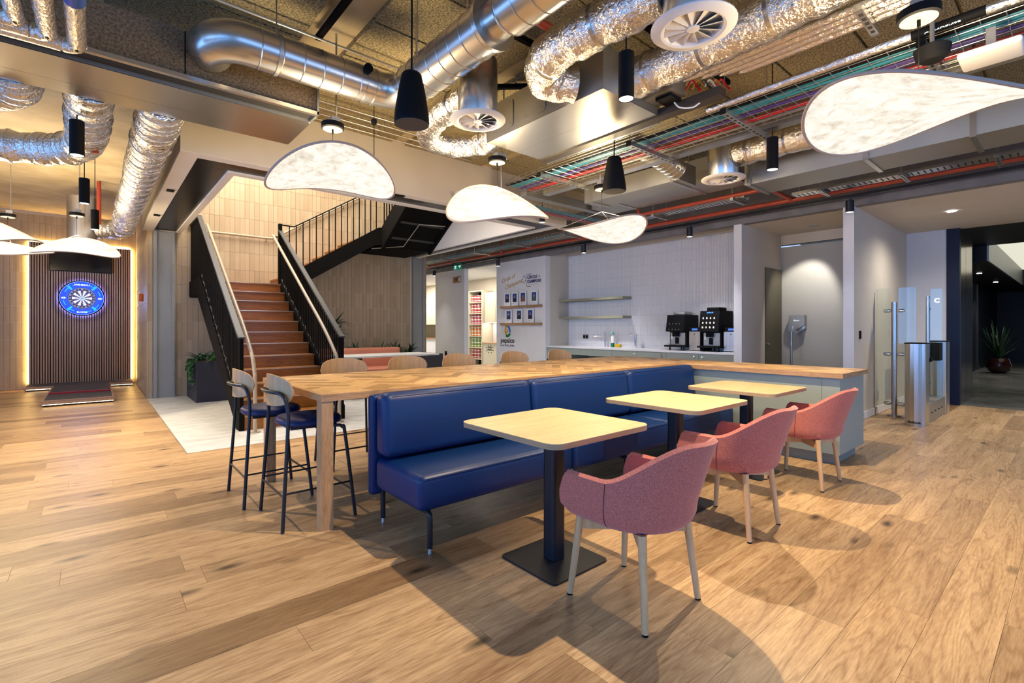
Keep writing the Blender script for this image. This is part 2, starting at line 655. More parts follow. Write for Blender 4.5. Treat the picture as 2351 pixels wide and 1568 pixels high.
def foil(name, stretch=(1, 1, 1), s=1.0, rough=0.20):
    m, nt, b = new_mat(name)
    v = pos(nt, stretch)
    n1 = noise(nt, v, 16, 4, 0.6, 0.8)
    n2 = noise(nt, v, 55, 3, 0.6, 1.2)
    vo = nd(nt, 'TexVoronoi', feature='DISTANCE_TO_EDGE')
    vo.inputs['Scale'].default_value = 22
    nt.links.new(v, vo.inputs['Vector'])
    h = mth(nt, 'ADD', mth(nt, 'MULTIPLY', n1, 0.8), mth(nt, 'ADD', mth(nt, 'MULTIPLY', n2, 0.4), mth(nt, 'MULTIPLY', vo.outputs['Distance'], 0.5)))
    b.inputs['Base Color'].default_value = (0.80, 0.765, 0.70, 1)
    b.inputs['Metallic'].default_value = 1.0
    b.inputs['Roughness'].default_value = rough
    bump(nt, b, h, s, 0.018)
    return m


M['foil'] = foil('foil_wrap', (1, 1, 1), 0.9, 0.15)
M['foil_y'] = foil('foil_wrap_long', (2.2, 0.8, 1.6), 0.6, 0.17)


def galv(name, c=(0.56, 0.54, 0.50), rough=0.27):
    m, nt, b = new_mat(name)
    v = pos(nt, (1, 1, 1))
    vo = nd(nt, 'TexVoronoi')
    vo.inputs['Scale'].default_value = 70
    nt.links.new(v, vo.inputs['Vector'])
    n = noise(nt, v, 3.0, 3)
    f = mth(nt, 'ADD', mth(nt, 'MULTIPLY', nd_sep(nt, vo.outputs['Color']), 0.05), mth(nt, 'MULTIPLY', n, 0.95))
    nt.links.new(ramp(nt, f, [(0.2, tuple(x * 0.95 for x in c)), (0.8, tuple(x * 1.05 for x in c))]), b.inputs['Base Color'])
    b.inputs['Metallic'].default_value = 0.95
    b.inputs['Roughness'].default_value = rough
    return m


M['galv'] = galv('galvanised_steel')
M['galv_dull'] = galv('galvanised_dull', (0.40, 0.40, 0.38), 0.45)
M['felt_brown'] = speckle('acoustic_lining', (0.11, 0.070, 0.034), (0.27, 0.185, 0.10), 65, 0.95, bstr=0.4)
M['concrete'] = speckle('concrete_soffit', (0.46, 0.36, 0.20), (0.62, 0.50, 0.30), 2.4, 0.85, detail=8)
M['woodwool'] = speckle('woodwool_panel', (0.13, 0.10, 0.045), (0.52, 0.42, 0.22), 55, 0.95, bstr=0.6, detail=3, stretch=(1, 2.2, 1), lo=0.38, hi=0.62)
M['slab_gap'] = plain('slab_gap', (0.035, 0.03, 0.02), 0.95)
M['screed'] = speckle('screed', (0.30, 0.27, 0.22), (0.34, 0.31, 0.26), 3, 0.9)


def stone(name):
    m, nt, b = new_mat(name)
    v = pos(nt, (1.1, 4.5, 1))
    f = noise(nt, v, 2.6, 6, 0.6, 0.5)
    nt.links.new(ramp(nt, f, [(0.3, (0.42, 0.43, 0.43)), (0.55, (0.60, 0.61, 0.60)), (0.75, (0.68, 0.68, 0.66))]), b.inputs['Base Color'])
    b.inputs['Roughness'].default_value = 0.45
    return m


M['stone'] = stone('pale_stone')


def polished(name):
    m, nt, b = new_mat(name)
    f = noise(nt, pos(nt, (1, 1, 1)), 1.6, 6, 0.6)
    nt.links.new(ramp(nt, f, [(0.3, (0.10, 0.105, 0.10)), (0.7, (0.27, 0.275, 0.255))]), b.inputs['Base Color'])
    b.inputs['Roughness'].default_value = 0.18
    return m


M['polished'] = polished('polished_concrete')


def glass(name, col=(0.93, 0.98, 0.96)):
    m, nt, b = new_mat(name)
    b.inputs['Base Color'].default_value = (*col, 1)
    b.inputs['Roughness'].default_value = 0.0
    b.inputs['Transmission Weight'].default_value = 1.0
    b.inputs['IOR'].default_value = 1.45
    tr = nd(nt, 'BsdfTransparent')
    tr.inputs[0].default_value = (*col, 1)
    gl = nd(nt, 'BsdfGlossy')
    gl.inputs['Roughness'].default_value = 0.02
    fr = nd(nt, 'Fresnel')
    fr.inputs[0].default_value = 1.5
    mx = nd(nt, 'MixShader')
    nt.links.new(fr.outputs[0], mx.inputs[0])
    nt.links.new(tr.outputs[0], mx.inputs[1])
    nt.links.new(gl.outputs[0], mx.inputs[2])
    nt.links.new(mx.outputs[0], nt.nodes['Material Output'].inputs['Surface'])
    return m


M['glass'] = glass('clear_glass')


def lamp_fabric(name, strength):
    m, nt, b = new_mat(name)
    v = pos(nt, (1, 1, 1), obj=True)
    f = noise(nt, v, 13.0, 6, 0.70, 0.6)
    g = noise(nt, v, 3.5, 2, 0.5)
    k = mth(nt, 'ADD', mth(nt, 'MULTIPLY', f, 0.75), mth(nt, 'MULTIPLY', g, 0.25))
    col = ramp(nt, k, [(0.33, (0.58, 0.50, 0.38)), (0.47, (0.92, 0.85, 0.72)), (0.57, (1.0, 0.96, 0.88))])
    b.inputs['Base Color'].default_value = (0.06, 0.056, 0.05, 1)
    b.inputs['Roughness'].default_value = 0.9
    nt.links.new(col, b.inputs['Emission Color'])
    b.inputs['Emission Strength'].default_value = strength
    return m


M['lamp_fabric'] = lamp_fabric('glowing_shade', 0.86)
M['lamp_rim'] = plain('shade_rim', (0.46, 0.36, 0.30), 0.6)

# ================================================================ STRUCTURE
# ---- floor: screed, oak planks (one object each), pale stone by the stairs
floor = struct(MB().box(-4.8, 26.2, -4.8, 19.0, -0.20, -0.012), 'floor', M['screed'])
W = 0.22
row = 0
y = -1.1
rng = random.Random(5)
while y < 14.2:
    y1 = min(y + W, 14.27)
    xmin = -0.17 * max(y, 0) - 0.9
    xmax = 10.9 if y1 <= 5.93 else 0.712
    if y < 5.92 < y1:
        y1 = 5.92
        xmax = 10.9
    x = xmin - rng.uniform(0, 1.6)
    while x < xmax:
        L = rng.uniform(1.3, 2.25)
        x1 = min(x + L, xmax)
        if x1 - x > 0.02 and (y1 > 0.05 * x1 - 0.45) and (x1 * 0.65 + y1 * 0.76 > 0.9):
            g = 0.0006
            b = MB().box(x + g, x1 - g, y + g, y1 - g, -0.0115, 0.0)
            build(b, 'floor_plank', M['floor_oak'], floor, attr=rng.random())
        x += L
    y = y1
yt = 5.925
r = 0
while yt < 10.98:
    y2 = min(yt + 0.6, 10.985)
    x = 0.716 - (0.6 if r % 2 else 0)
    while x < 7.0:
        a0, a1 = max(x, 0.716), min(x + 1.2, 7.0)
        if a1 - a0 > 0.02:
            build(MB().box(a0 + 0.0015, a1 - 0.0015, yt + 0.0015, y2 - 0.0015, -0.0115, 0.0), 'stone_tile', M['stone'], floor)
        x += 1.2
    yt += 0.6
    r += 1
build(MB().box(0.708, 0.716, 5.917, 10.98, -0.0115, 0.002).box(0.716, 7.0, 5.917, 5.925, -0.0115, 0.002), 'edge_trim', M['nosing'], floor)
build(MB().box(10.905, 26.0, -3.0, 2.3, -0.0115, 0.0), 'lobby_screed', M['polished'], floor)
build(MB().box(7.0, 14.0, 7.9, 18.6, -0.0115, 0.0).box(8.55, 10.85, 2.14, 7.9, -0.0115, -0.001), 'kitchen_vinyl', M['stone'], floor)

# ---- ceiling slab
ceil = struct(MB().box(-4.8, 7.95, -4.8, 5.98, 3.72, 3.95).box(-4.8, 0.81, 5.98, 14.5, 3.72, 3.95)
              .box(6.1, 7.95, 5.98, 14.5, 3.72, 3.95).box(0.81, 6.1, 11.2, 14.5, 3.72, 3.95), 'ceiling', M['concrete'])
# woodwool soffit panels between plain concrete strips, dark gaps between them
for i, (xa, xb) in enumerate([(-2.35, -0.15), (0.05, 1.30), (1.66, 2.9), (3.1, 4.35), (4.55, 5.9), (6.05, 7.75)]):
    yy = -1.2
    while yy < 5.75:
        ye = min(yy + 0.60, 5.80)
        if not (xb < -0.15 * yy - 0.4):
            build(MB().box(xa, xb, yy + 0.012, ye - 0.012, 3.675, 3.7195), 'soffit_panel', M['woodwool'], ceil)
        yy += 0.60

# ---- bulkhead round the stair opening
zb = 3.05
bulk = struct(MB().box(0.65, 6.23, 5.83, 5.98, zb, 3.72).box(0.65, 0.81, 5.98, 11.0, zb, 3.72).box(6.13, 6.23, 5.98, 11.0, zb, 3.72), 'trim_1', M['beige_paint'])
build(MB().box(0.647, 6.233, 5.827, 5.98, zb - 0.004, zb + 0.0).box(0.647, 0.81, 5.98, 11.0, zb - 0.004, zb).box(6.13, 6.233, 5.98, 11.0, zb - 0.004, zb), 'soffit_board', M['soffit_white'], bulk)
build(MB().box(0.646, 0.650, 5.83, 11.0, zb, 3.72), 'side_board', M['white_paint'], bulk)
dk = M['black_steel']
for (a, b_, c, d) in [(0.83, 2.6, 5.995, 6.33), (2.603, 4.4, 5.995, 6.33), (4.403, 6.12, 5.995, 6.33), (0.83, 1.15, 6.333, 8.1), (0.83, 1.15, 8.103, 9.6), (0.83, 1.15, 9.603, 10.98), (5.95, 6.12, 6.333, 8.6), (5.95, 6.12, 8.603, 10.98)]:
    build(MB().box(a, b_, c, d, 3.075, 3.095), 'soffit_panel_dark', M['panel_dark'] if 'panel_dark' in M else M.setdefault('panel_dark', plain('dark_soffit_panel', (0.012, 0.010, 0.008), 0.28, 0.0, 0.2)), bulk)
# white lining of the void above
struct(MB().box(1.15, 5.95, 6.33, 6.42, zb, 6.3).box(1.15, 1.23, 6.42, 11.0, zb, 6.3).box(5.88, 5.95, 6.42, 11.0, zb, 6.3), 'trim_2', M['soffit_white'])
struct(MB().box(0.8, 6.2, 6.3, 11.3, 6.3, 6.4), 'ceiling_void', M['white_paint'])
for i, (xx, yy) in enumerate([(0.735, 7.6), (0.735, 9.4), (2.95, 5.91), (4.1, 5.91)]):
    m = MB()
    if xx < 1:
        m.box(xx - 0.04, xx + 0.04, yy - 0.055, yy + 0.055, zb - 0.016, zb - 0.0045)
    else:
        m.box(xx - 0.20, xx + 0.20, yy - 0.03, yy + 0.03, zb - 0.016, zb - 0.0045)
    tag(build(m, 'soffit_vent', M['black_plastic']), ['small square black sensor in the soffit edge above the planter', 'small square black sensor in the soffit edge by the tiled wall end', 'slim black slot vent in the soffit edge above the stool row', 'slim black slot vent in the soffit edge near the hanging speaker'][i], 'vent')
tag(build(MB().lathe((3.95, 5.828, 3.19), [(0.055, 0.0), (0.055, -0.012), (0.03, -0.016)], 20, axis='Y'), 'round_wall_plate', M['white_plastic']), 'round white blanking plate on the beige bulkhead above the stairs', 'wall plate')

# ---- tiled stair wall and dart wall
TW, TH = 0.0885, 0.3485


def tile_wall(parent, x0, x1, z0, z1, yface, skip, best, name, maxn=300):
    n0, n1 = math.ceil((x0 - 0.001) / TW), math.floor((x1 + 0.001) / TW)
    cells = []
    for i in range(n0 - 1, n1 + 1):
        a, b_ = max(i * TW, x0), min((i + 1) * TW, x1)
        if b_ - a < 0.01:
            continue
        for k in range(int(z0 / TH), int(z1 / TH) + 1):
            c, d = max(k * TH, z0), min((k + 1) * TH, z1)
            if d - c < 0.02 or skip((a + b_) / 2, (c + d) / 2):
                continue
            cells.append((a, b_, c, d))
    cells.sort(key=lambda q: best((q[0] + q[1]) / 2, (q[2] + q[3]) / 2))
    g = 0.0018
    rest = MB()
    shared = {}
    for j, (a, b_, c, d) in enumerate(cells):
        if j < maxn:
            key = (round(b_ - a, 3), round(d - c, 3))
            if key not in shared:
                w, h = (b_ - a) / 2 - g, (d - c) / 2 - g
                me = bpy.data.meshes.new(name)
                mm = MB().box(-w, w, -0.012, 0.0, -h, h)
                me.from_pydata(mm.v, [], mm.f)
                me.materials.append(M['tan_tile'])
                shared[key] = me
            o = bpy.data.objects.new(name, shared[key])
            COL.objects.link(o)
            o.parent = parent
            o.location = Vector(((a + b_) / 2, yface, (c + d) / 2)) - ROOT[parent]
        else:
            rest.box(a + g, b_ - g, yface - 0.012, yface, c + g, d - g)
    if rest.v:
        build(rest, name, M['tan_tile'], parent, recalc=False, kind='stuff')


wall_back = struct(MB().box(0.73, 6.49, 11.0, 11.2, 0, 6.3), 'wall_back', M['grout'])
tile_wall(wall_back, 0.735, 6.49, 0, 5.2, 11.0,
          lambda x, z: 0.80 < x < 1.125 or 6.06 < x < 6.415 or (z > 3.1 and (x < 1.2 or x > 5.9)) or (2.7 < x < 4.6 and 0.5 < z < 0.9 and False),
          lambda x, z: (0 if (z < 3.9 and x < 4.8) else 2) + (0 if z > 0.6 else 1) + (0.5 if 2.6 < x < 3.0 else 0) + abs(z - 2.2) * 0.1, 'wall_tile')
wall_end = struct(MB().box(0.73, 0.93, 11.2, 14.3, 0, 3.72), 'wall_end', M['grout'])
m = MB()
for k in range(0, 11):
    for j in range(34):
        ya = 11.2 + j * TW
        if ya + TW < 14.27:
            m.box(0.718, 0.73, ya + 0.002, ya + TW - 0.002, k * TH + 0.002, min((k + 1) * TH, 3.72) - 0.002)
build(m, 'wall_tile', M['tan_tile'], wall_end, recalc=False, kind='stuff')
build(MB().box(0.715, 0.735, 10.985, 11.2, 0, 3.05), 'corner_trim', M['tan_tile'], wall_end)
for (a, b_, nm) in ((0.805, 1.122, 'steel cladding on the tiled wall beside the planter'), (6.072, 6.409, 'steel cladding at the far end of the tiled wall')):
    t = thing('steel_column', ((a + b_) / 2, 10.95, 0), 'tall grey riveted ' + nm, 'column')
    build(MB().box(a, b_, 10.955, 10.998, 0, 3.045), 'face_panel', M['grey_metal'], t)
    build(MB().box(a, a + 0.05, 10.915, 10.955, 0, 3.045).box(b_ - 0.045, b_, 10.93, 10.955, 0, 3.045), 'flange', M['grey_metal'], t)
    for k in range(11):
        build(MB().lathe((b_ - 0.02, 10.929, 0.12 + k * 0.29), [(0.009, 0.0), (0.007, -0.006), (0.003, -0.008)], 8, axis='Y'), 'rivet', M['galv'], t)

wall_dart = struct(MB().box(-4.8, 0.93, 14.3, 14.5, 0, 3.72), 'wall_far', M['grout'])
tile_wall(wall_dart, -2.3, 0.72, 0, 3.66, 14.3, lambda x, z: -1.03 < x < 0.61 and 0.1 < z < 3.05, lambda x, z: abs(x), 'wall_tile')

# ---- walls with the windows behind the camera
wl = struct(MB().box(-4.95, -4.75, -4.8, 14.5, 0, 0.45).box(-4.95, -4.75, -4.8, 14.5, 3.0, 3.72).box(-4.95, -4.75, 9.1, 14.5, 0.45, 3.0).box(-4.95, -4.75, -4.8, -4.5, 0.45, 3.0), 'wall_left', M['white_paint'])
wr = struct(MB().box(-4.8, 26.2, -4.95, -4.75, 0, 0.45).box(-4.8, 26.2, -4.95, -4.75, 3.0, 3.72).box(7.5, 26.2, -4.95, -4.75, 0.45, 3.0).box(-4.8, -2.6, -4.95, -4.75, 0.45, 3.0), 'wall_front', M['white_paint'])
n = 1
for k in range(8):
    y0 = -4.5 + k * 1.7
    w_ = struct(MB().box(-4.90, -4.80, y0, y0 + 0.06, 0.45, 3.0).box(-4.90, -4.80, y0 + 1.64, y0 + 1.70, 0.45, 3.0).box(-4.90, -4.80, y0 + 0.06, y0 + 1.64, 0.45, 0.51).box(-4.90, -4.80, y0 + 0.06, y0 + 1.64, 2.94, 3.0), 'window_%d' % n, M['black_metal'])
    build(MB().box(-4.86, -4.852, y0 + 0.06, y0 + 1.64, 0.51, 2.94), 'pane', M['glass'], w_)
    n += 1
for k in range(6):
    x0 = -2.6 + k * 1.68
    w_ = struct(MB().box(x0, x0 + 0.06, -4.90, -4.80, 0.45, 3.0).box(x0 + 1.62, x0 + 1.68, -4.90, -4.80, 0.45, 3.0).box(x0 + 0.06, x0 + 1.62, -4.90, -4.80, 0.45, 0.51).box(x0 + 0.06, x0 + 1.62, -4.90, -4.80, 2.94, 3.0), 'window_%d' % n, M['black_metal'])
    build(MB().box(x0 + 0.06, x0 + 1.62, -4.86, -4.852, 0.51, 2.94), 'pane', M['glass'], w_)
    n += 1

# ---- kitchenette side (plane X = 7.81)
struct(MB().box(7.81, 7.95, -4.75, 18.6, 2.93, 3.95), 'trim_3', M['grey_fascia'])
wall_photo = struct(MB().box(7.81, 8.70, 7.961, 9.745, 0, 2.93), 'wall_photo', M['white_paint'])
wall_pier = struct(MB().box(7.81, 7.95, 11.18, 12.69, 0, 2.93), 'wall_pier', M['white_paint'])
wall_kitchen = struct(MB().box(8.555, 8.70, 3.645, 7.961, 0, 3.3), 'wall_kitchen', M['white_grout'])
build(MB().box(8.540, 8.556, 3.645, 7.961, 2.975, 3.2), 'plaster_band', M['beige_paint'], wall_kitchen)
build(MB().box(7.95, 8.555, 7.955, 7.962, 0.0, 3.15), 'side_lining', M['beige_paint'], wall_photo)
m = MB()
kw, kh = 0.0287, 0.205
for r_ in range(0, 11):
    zt = 2.972 - r_ * kh
    if zt - kh < 0.70:
        break
    yy = 3.652
    while yy + kw < 7.953:
        # gently convex kit-kat tile
        p = [(yy + 0.001, 8.555), (yy + 0.001, 8.551), (yy + kw * 0.3, 8.540), (yy + kw * 0.7, 8.540), (yy + kw - 0.001, 8.551), (yy + kw - 0.001, 8.555)]
        o_ = len(m.v)
        for zz in (zt - kh + 0.002, zt - 0.002):
            m.v += [(b_, a, zz) for a, b_ in p]
        for q in range(5):
            m.f.append((o_ + q, o_ + q + 1, o_ + 7 + q, o_ + 6 + q))
            m.sm.append(False)
        m.f.append(tuple(o_ + 6 + q for q in range(6)))
        m.sm.append(False)
        m.f.append(tuple(o_ + 5 - q for q in range(6)))
        m.sm.append(False)
        yy += kw
build(m, 'kitkat_tile', M['white_tile'], wall_kitchen, recalc=True, kind='stuff')
struct(MB().box(7.95, 8.7, 3.6, 7.97, 3.2, 3.3), 'ceiling_niche', M['white_paint'])

struct(MB().box(7.81, 9.36, 3.519, 3.645, 0, 2.93), 'wall_return', M['beige_paint'])
build(MB().box(7.806, 7.81, 3.519, 3.645, 0, 2.93), 'end_face', M['white_paint'], bpy.data.objects['wall_return'])
wc = struct(MB().box(9.36, 9.5, 2.137, 3.645, 0, 2.72), 'wall_corridor', M['grey_wall'])
struct(MB().box(9.36, 9.5, 2.137, 3.645, 2.76, 2.93), 'trim_4', M['beige_paint'])
d1 = struct(MB().box(8.676, 9.34, 3.500, 3.519, 0, 2.31), 'door_1', M['olive_door'])
build(MB().lathe((8.74, 3.500, 1.0), [(0.02, 0.0), (0.02, -0.03)], 10, axis='Y'), 'door_handle', M['steel'], d1)
wall_gate = struct(MB().box(7.81, 10.85, 2.01, 2.137, 0, 2.93), 'wall_gate', M['beige_paint'])
build(MB().box(7.806, 7.811, 2.01, 2.137, 0, 2.93), 'end_face', M['white_paint'], wall_gate)
struct(MB().box(7.815, 10.85, 1.995, 2.009, 0, 0.10), 'baseboard_gate', M['white_paint'])
wx = struct(MB().box(10.85, 10.98, 1.484, 2.137, 0, 2.93), 'wall_portal', M['white_paint'])
struct(MB().box(7.95, 10.98, -4.75, 3.645, 2.93, 3.05), 'ceiling_lobby', M['beige_paint'])
struct(MB().box(10.86, 10.98, -4.75, -1.6, 0, 2.93), 'wall_right', M['white_paint'])
struct(MB().box(7.95, 14.0, 7.97, 18.6, 2.93, 3.05), 'ceiling_kitchen', M['white_paint'])
# kitchen seen beyond the piers
struct(MB().box(9.95, 10.1, 7.9, 18.6, 0, 2.93), 'wall_pantry', M['beige_paint'])
struct(MB().box(6.5, 14.0, 18.6, 18.8, 0, 3.72), 'wall_pantry_end', M['white_paint'])
struct(MB().box(6.49, 6.52, 11.2, 18.6, 0, 3.72), 'wall_stair_side', M['beige_paint'])

# ---- lift lobby
struct(MB().box(10.84, 10.98, 1.318, 1.484, 0, 2.93), 'door_2', M['navy_panel'])
tb = struct(MB().box(10.99, 11.5, 1.318, 1.42, 0, 2.93).box(11.52, 12.2, 1.318, 1.42, 0, 2.93), 'wall_bronze', M['bronze'])
struct(MB().box(12.2, 26.0, 2.1, 2.3, 0, 3.4).box(25.9, 26.1, -3.0, 2.3, 0, 3.4).box(12.2, 12.26, 1.318, 2.2, 0, 3.4), 'wall_lift', M['dark_lobby'])
struct(MB().box(10.98, 13.6, -4.7, 2.3, 2.93, 3.1).box(13.6, 26.0, 1.25, 2.3, 2.62, 3.1).box(22.0, 26.0, -4.7, 1.25, 2.62, 3.1).box(13.6, 22.0, -4.7, -3.0, 2.9, 3.1), 'ceiling_lift', M['dark_lobby'])
struct(MB().box(13.6, 22.0, -3.0, 1.27, 3.1, 3.2), 'ceiling_light_panel', plain('luminous_panel', (0.8, 0.8, 0.7), 0.6, emit=(1.0, 0.98, 0.80), estr=0.62))
tl = struct(MB().box(13.6, 22.0, 1.22, 1.25, 2.62, 3.1), 'trim_5', M['galv_dull'])
struct(MB().box(10.98, 26.0, -4.75, -4.7, 0, 3.4), 'wall_lift_far', M['dark_lobby'])
for k, xx in enumerate((14.5, 16.6, 20.5)):
    struct(MB().box(xx, xx + 0.35, 2.07, 2.1, 0, 2.6), 'trim_%d' % (6 + k), M['bronze'])

# ================================================================ FURNITURE
# ---- long L-shaped bar table with herringbone top
TX0, TX1, TY0, TY1, TZ = 1.075, 5.985, 3.09, 4.49, 0.860
PX0, PY0 = 5.18, 1.42
tbl = thing('bar_table', (3.0, 3.8, 0), 'long L-shaped oak bar table with herringbone parquet top', 'table')
q_ = 0.0225
Lpoly = [(TX0 + q_, TY0 + q_), (PX0 + q_, TY0 + q_), (PX0 + q_, PY0 + q_), (TX1 - q_, PY0 + q_), (TX1 - q_, TY1 - q_), (TX0 + q_, TY1 - q_)]
build(MB().prism(Lpoly, 'Z', TZ - 0.044, TZ - 0.006), 'table_core', M['gap'], tbl)
e = 0.022
edge = MB()
for (a, b_, c, d) in ((TX0, PX0, TY0, TY0 + e), (PX0, PX0 + e, PY0, TY0 + e), (PX0 + e, TX1, PY0, PY0 + e), (TX1 - e, TX1, PY0 + e, TY1), (TX0, TX1 - e, TY1 - e, TY1), (TX0, TX0 + e, TY0 + e, TY1 - e)):
    build(MB().box(a, b_, c, d, TZ - 0.0445, TZ), 'edge_band', M['oak_edge'], tbl)


def clip(poly, x0, x1, y0, y1):
    for (ax, lim, sgn) in ((0, x0, 1), (0, x1, -1), (1, y0, 1), (1, y1, -1)):
        out = []
        for i in range(len(poly)):
            p, q = poly[i], poly[(i + 1) % len(poly)]
            ip, iq = (p[ax] - lim) * sgn >= 0, (q[ax] - lim) * sgn >= 0
            if ip:
                out.append(p)
            if ip != iq:
                t = (lim - p[ax]) / (q[ax] - p[ax])
                out.append((p[0] + (q[0] - p[0]) * t, p[1] + (q[1] - p[1]) * t))
        poly = out
        if len(poly) < 3:
            return []
    return poly


bw, nb = 0.082, 4
c45 = math.cos(PI / 4)
cells = []
rects = [(TX0 + e, TX1 - e, TY0 + e, TY1 - e), (PX0 + e, TX1 - e, PY0 + e, TY0 + e)]
for a in range(-110, 111):
    for b_ in range(-30, 31):
        for hv in (0, 1):
            ox, oy = a + b_ * nb, a - b_ * nb
            q = (ox, ox + nb, oy, oy + 1) if hv == 0 else (ox + nb, ox + nb + 1, oy - nb + 1, oy + 1)
            pts = [((u * c45 - w * c45) * bw + 3.3, (u * c45 + w * c45) * bw + 3.5) for u, w in ((q[0], q[2]), (q[1], q[2]), (q[1], q[3]), (q[0], q[3]))]
            mx_, my_ = sum(p[0] for p in pts) / 4, sum(p[1] for p in pts) / 4
            if not (0.8 < mx_ < 6.3 and 1.1 < my_ < 4.8):
                continue
            # shrink for the joint
            pts = [(mx_ + (p[0] - mx_) * (1 - 0.012), my_ + (p[1] - my_) * (1 - 0.012)) for p in pts]
            for rc in rects:
                cp = clip(pts, *rc)
                if len(cp) >= 3:
                    ar = abs(sum(cp[i][0] * cp[(i + 1) % len(cp)][1] - cp[(i + 1) % len(cp)][0] * cp[i][1] for i in range(len(cp)))) / 2
                    if ar > 0.0003:
                        cells.append((ar / (mx_ ** 2 + my_ ** 2), cp))
cells.sort(key=lambda q: -q[0])
rest = MB()
ratt = []
rng = random.Random(3)
for j, (_, cp) in enumerate(cells):
    dz = rng.uniform(-0.0006, 0.0004)
    if j < 300:
        build(MB().prism(cp, 'Z', TZ - 0.0065, TZ + dz), 'parquet_block', M['parquet'], tbl, attr=rng.random())
    else:
        n0 = len(rest.v)
        rest.prism(cp, 'Z', TZ - 0.0065, TZ + dz)
        ratt += [rng.random()] * (len(rest.v) - n0)
if rest.v:
    build(rest, 'parquet_block', M['parquet'], tbl, attr=ratt, kind='stuff')
build(MB().box(1.080, 1.153, 3.098, 3.190, 0, TZ - 0.0445), 'leg', M['oak_leg'], tbl)
build(MB().box(1.080, 1.153, 4.392, 4.484, 0, TZ - 0.0445), 'leg', M['oak_leg'], tbl)

cb = thing('counter_cabinet', (5.58, 2.9, 0), 'sage green counter cabinet under the short arm of the bar table', 'counter')
build(MB().box(5.21, 5.955, 1.452, 4.46, 0.105, TZ - 0.0447), 'cabinet_body', M['sage'], cb)
build(MB().box(5.27, 5.90, 1.51, 4.40, 0.0, 0.105), 'plinth', M['sage_dark'], cb)
build(MB().box(5.207, 5.2095, 1.60, 1.603, 0.11, 0.80), 'panel_joint', M['sage_dark'], cb)

# ---- blue banquette
sf = thing('banquette', (3.27, 2.75, 0), 'long blue leather banquette backing onto the bar table', 'sofa')
SX = (1.375, 2.65, 3.925, 5.165)
build(MB().rbox(1.36, 5.17, 2.995, 3.065, 0.185, 0.845, 0.03), 'back_panel', M['blue_leather'], sf)
for i in range(3):
    a, b_ = SX[i] + 0.004, SX[i + 1] - 0.004
    s_ = MB().rbox(a, b_, 2.40, 2.99, 0.235, 0.442, 0.045, 4)
    so = build(s_, 'seat_cushion', M['blue_leather'], sf)
    build(MB().tube([(a + 0.03, 2.402, 0.425), (b_ - 0.03, 2.402, 0.425)], 0.0025, 6), 'piping', M['blue_leather'], so)
    # leaning back cushion, slightly puffed
    bk = MB().rbox(a, b_, 2.855, 2.992, 0.455, 0.862, 0.05, 4)
    bk.v = [(x, y_ + (0.86 - z) * -0.10 * (1 if y_ < 2.93 else 0), z) for x, y_, z in bk.v]
    bo = build(bk, 'back_cushion', M['blue_leather'], sf)
    build(MB().tube([(a + 0.06, 2.858, 0.842), (b_ - 0.06, 2.858, 0.842)], 0.0022, 6), 'piping', M['blue_leather'], bo)
for xx in (1.445, 3.28, 5.08):
    build(MB().tube(bez([(xx, 3.0, 0.03), (xx, 3.0, 0.19), (xx, 2.985, 0.225), (xx, 2.93, 0.232), (xx, 2.48, 0.232), (xx, 2.425, 0.225), (xx, 2.408, 0.19), (xx, 2.408, 0.03)], 5), 0.0165, 10), 'leg_frame', M['black_metal'], sf)
    for yy in (3.0, 2.408):
        build(MB().cyl((xx, yy, 0.0), (xx, yy, 0.03), 0.013, 0.010, 10), 'glide_foot', M['chrome'], sf)

# ---- square cafe tables
def round_rect(x0, x1, y0, y1, r, n=6):
    out = []
    for (cx_, cy_, a0) in ((x1 - r, y1 - r, 0), (x0 + r, y1 - r, 90), (x0 + r, y0 + r, 180), (x1 - r, y0 + r, 270)):
        for k in range(n + 1):
            a = math.radians(a0 + 90 * k / n)
            out.append((cx_ + r * math.cos(a), cy_ + r * math.sin(a)))
    return out


def cafe_table(x, y_, label):
    t = thing('cafe_table', (x, y_, 0), label, 'table', 'square cafe tables along the banquette')
    h = 0.378
    build(MB().prism(round_rect(x - h, x + h, y_ - h, y_ + h, 0.07), 'Z', 0.7515, 0.755), 'table_top', M['table_oak'], t)
    build(MB().prism(round_rect(x - h, x + h, y_ - h, y_ + h, 0.07), 'Z', 0.7275, 0.7514), 'top_edge', M['table_edge'], t)
    build(MB().prism(round_rect(x - 0.047, x + 0.047, y_ - 0.047, y_ + 0.047, 0.022, 4), 'Z', 0.012, 0.727), 'pedestal', M['black_metal'], t)
    build(MB().prism(round_rect(x - 0.212, x + 0.212, y_ - 0.212, y_ + 0.212, 0.03), 'Z', 0.0, 0.010), 'base_plate', M['black_metal'], t)
    return t


cafe_table(1.935, 1.905, 'square pale oak cafe table by the near end of the banquette')
cafe_table(3.245, 1.945, 'square pale oak cafe table in the middle of the banquette')
cafe_table(4.43, 1.955, 'square pale oak cafe table beside the sage counter cabinet')


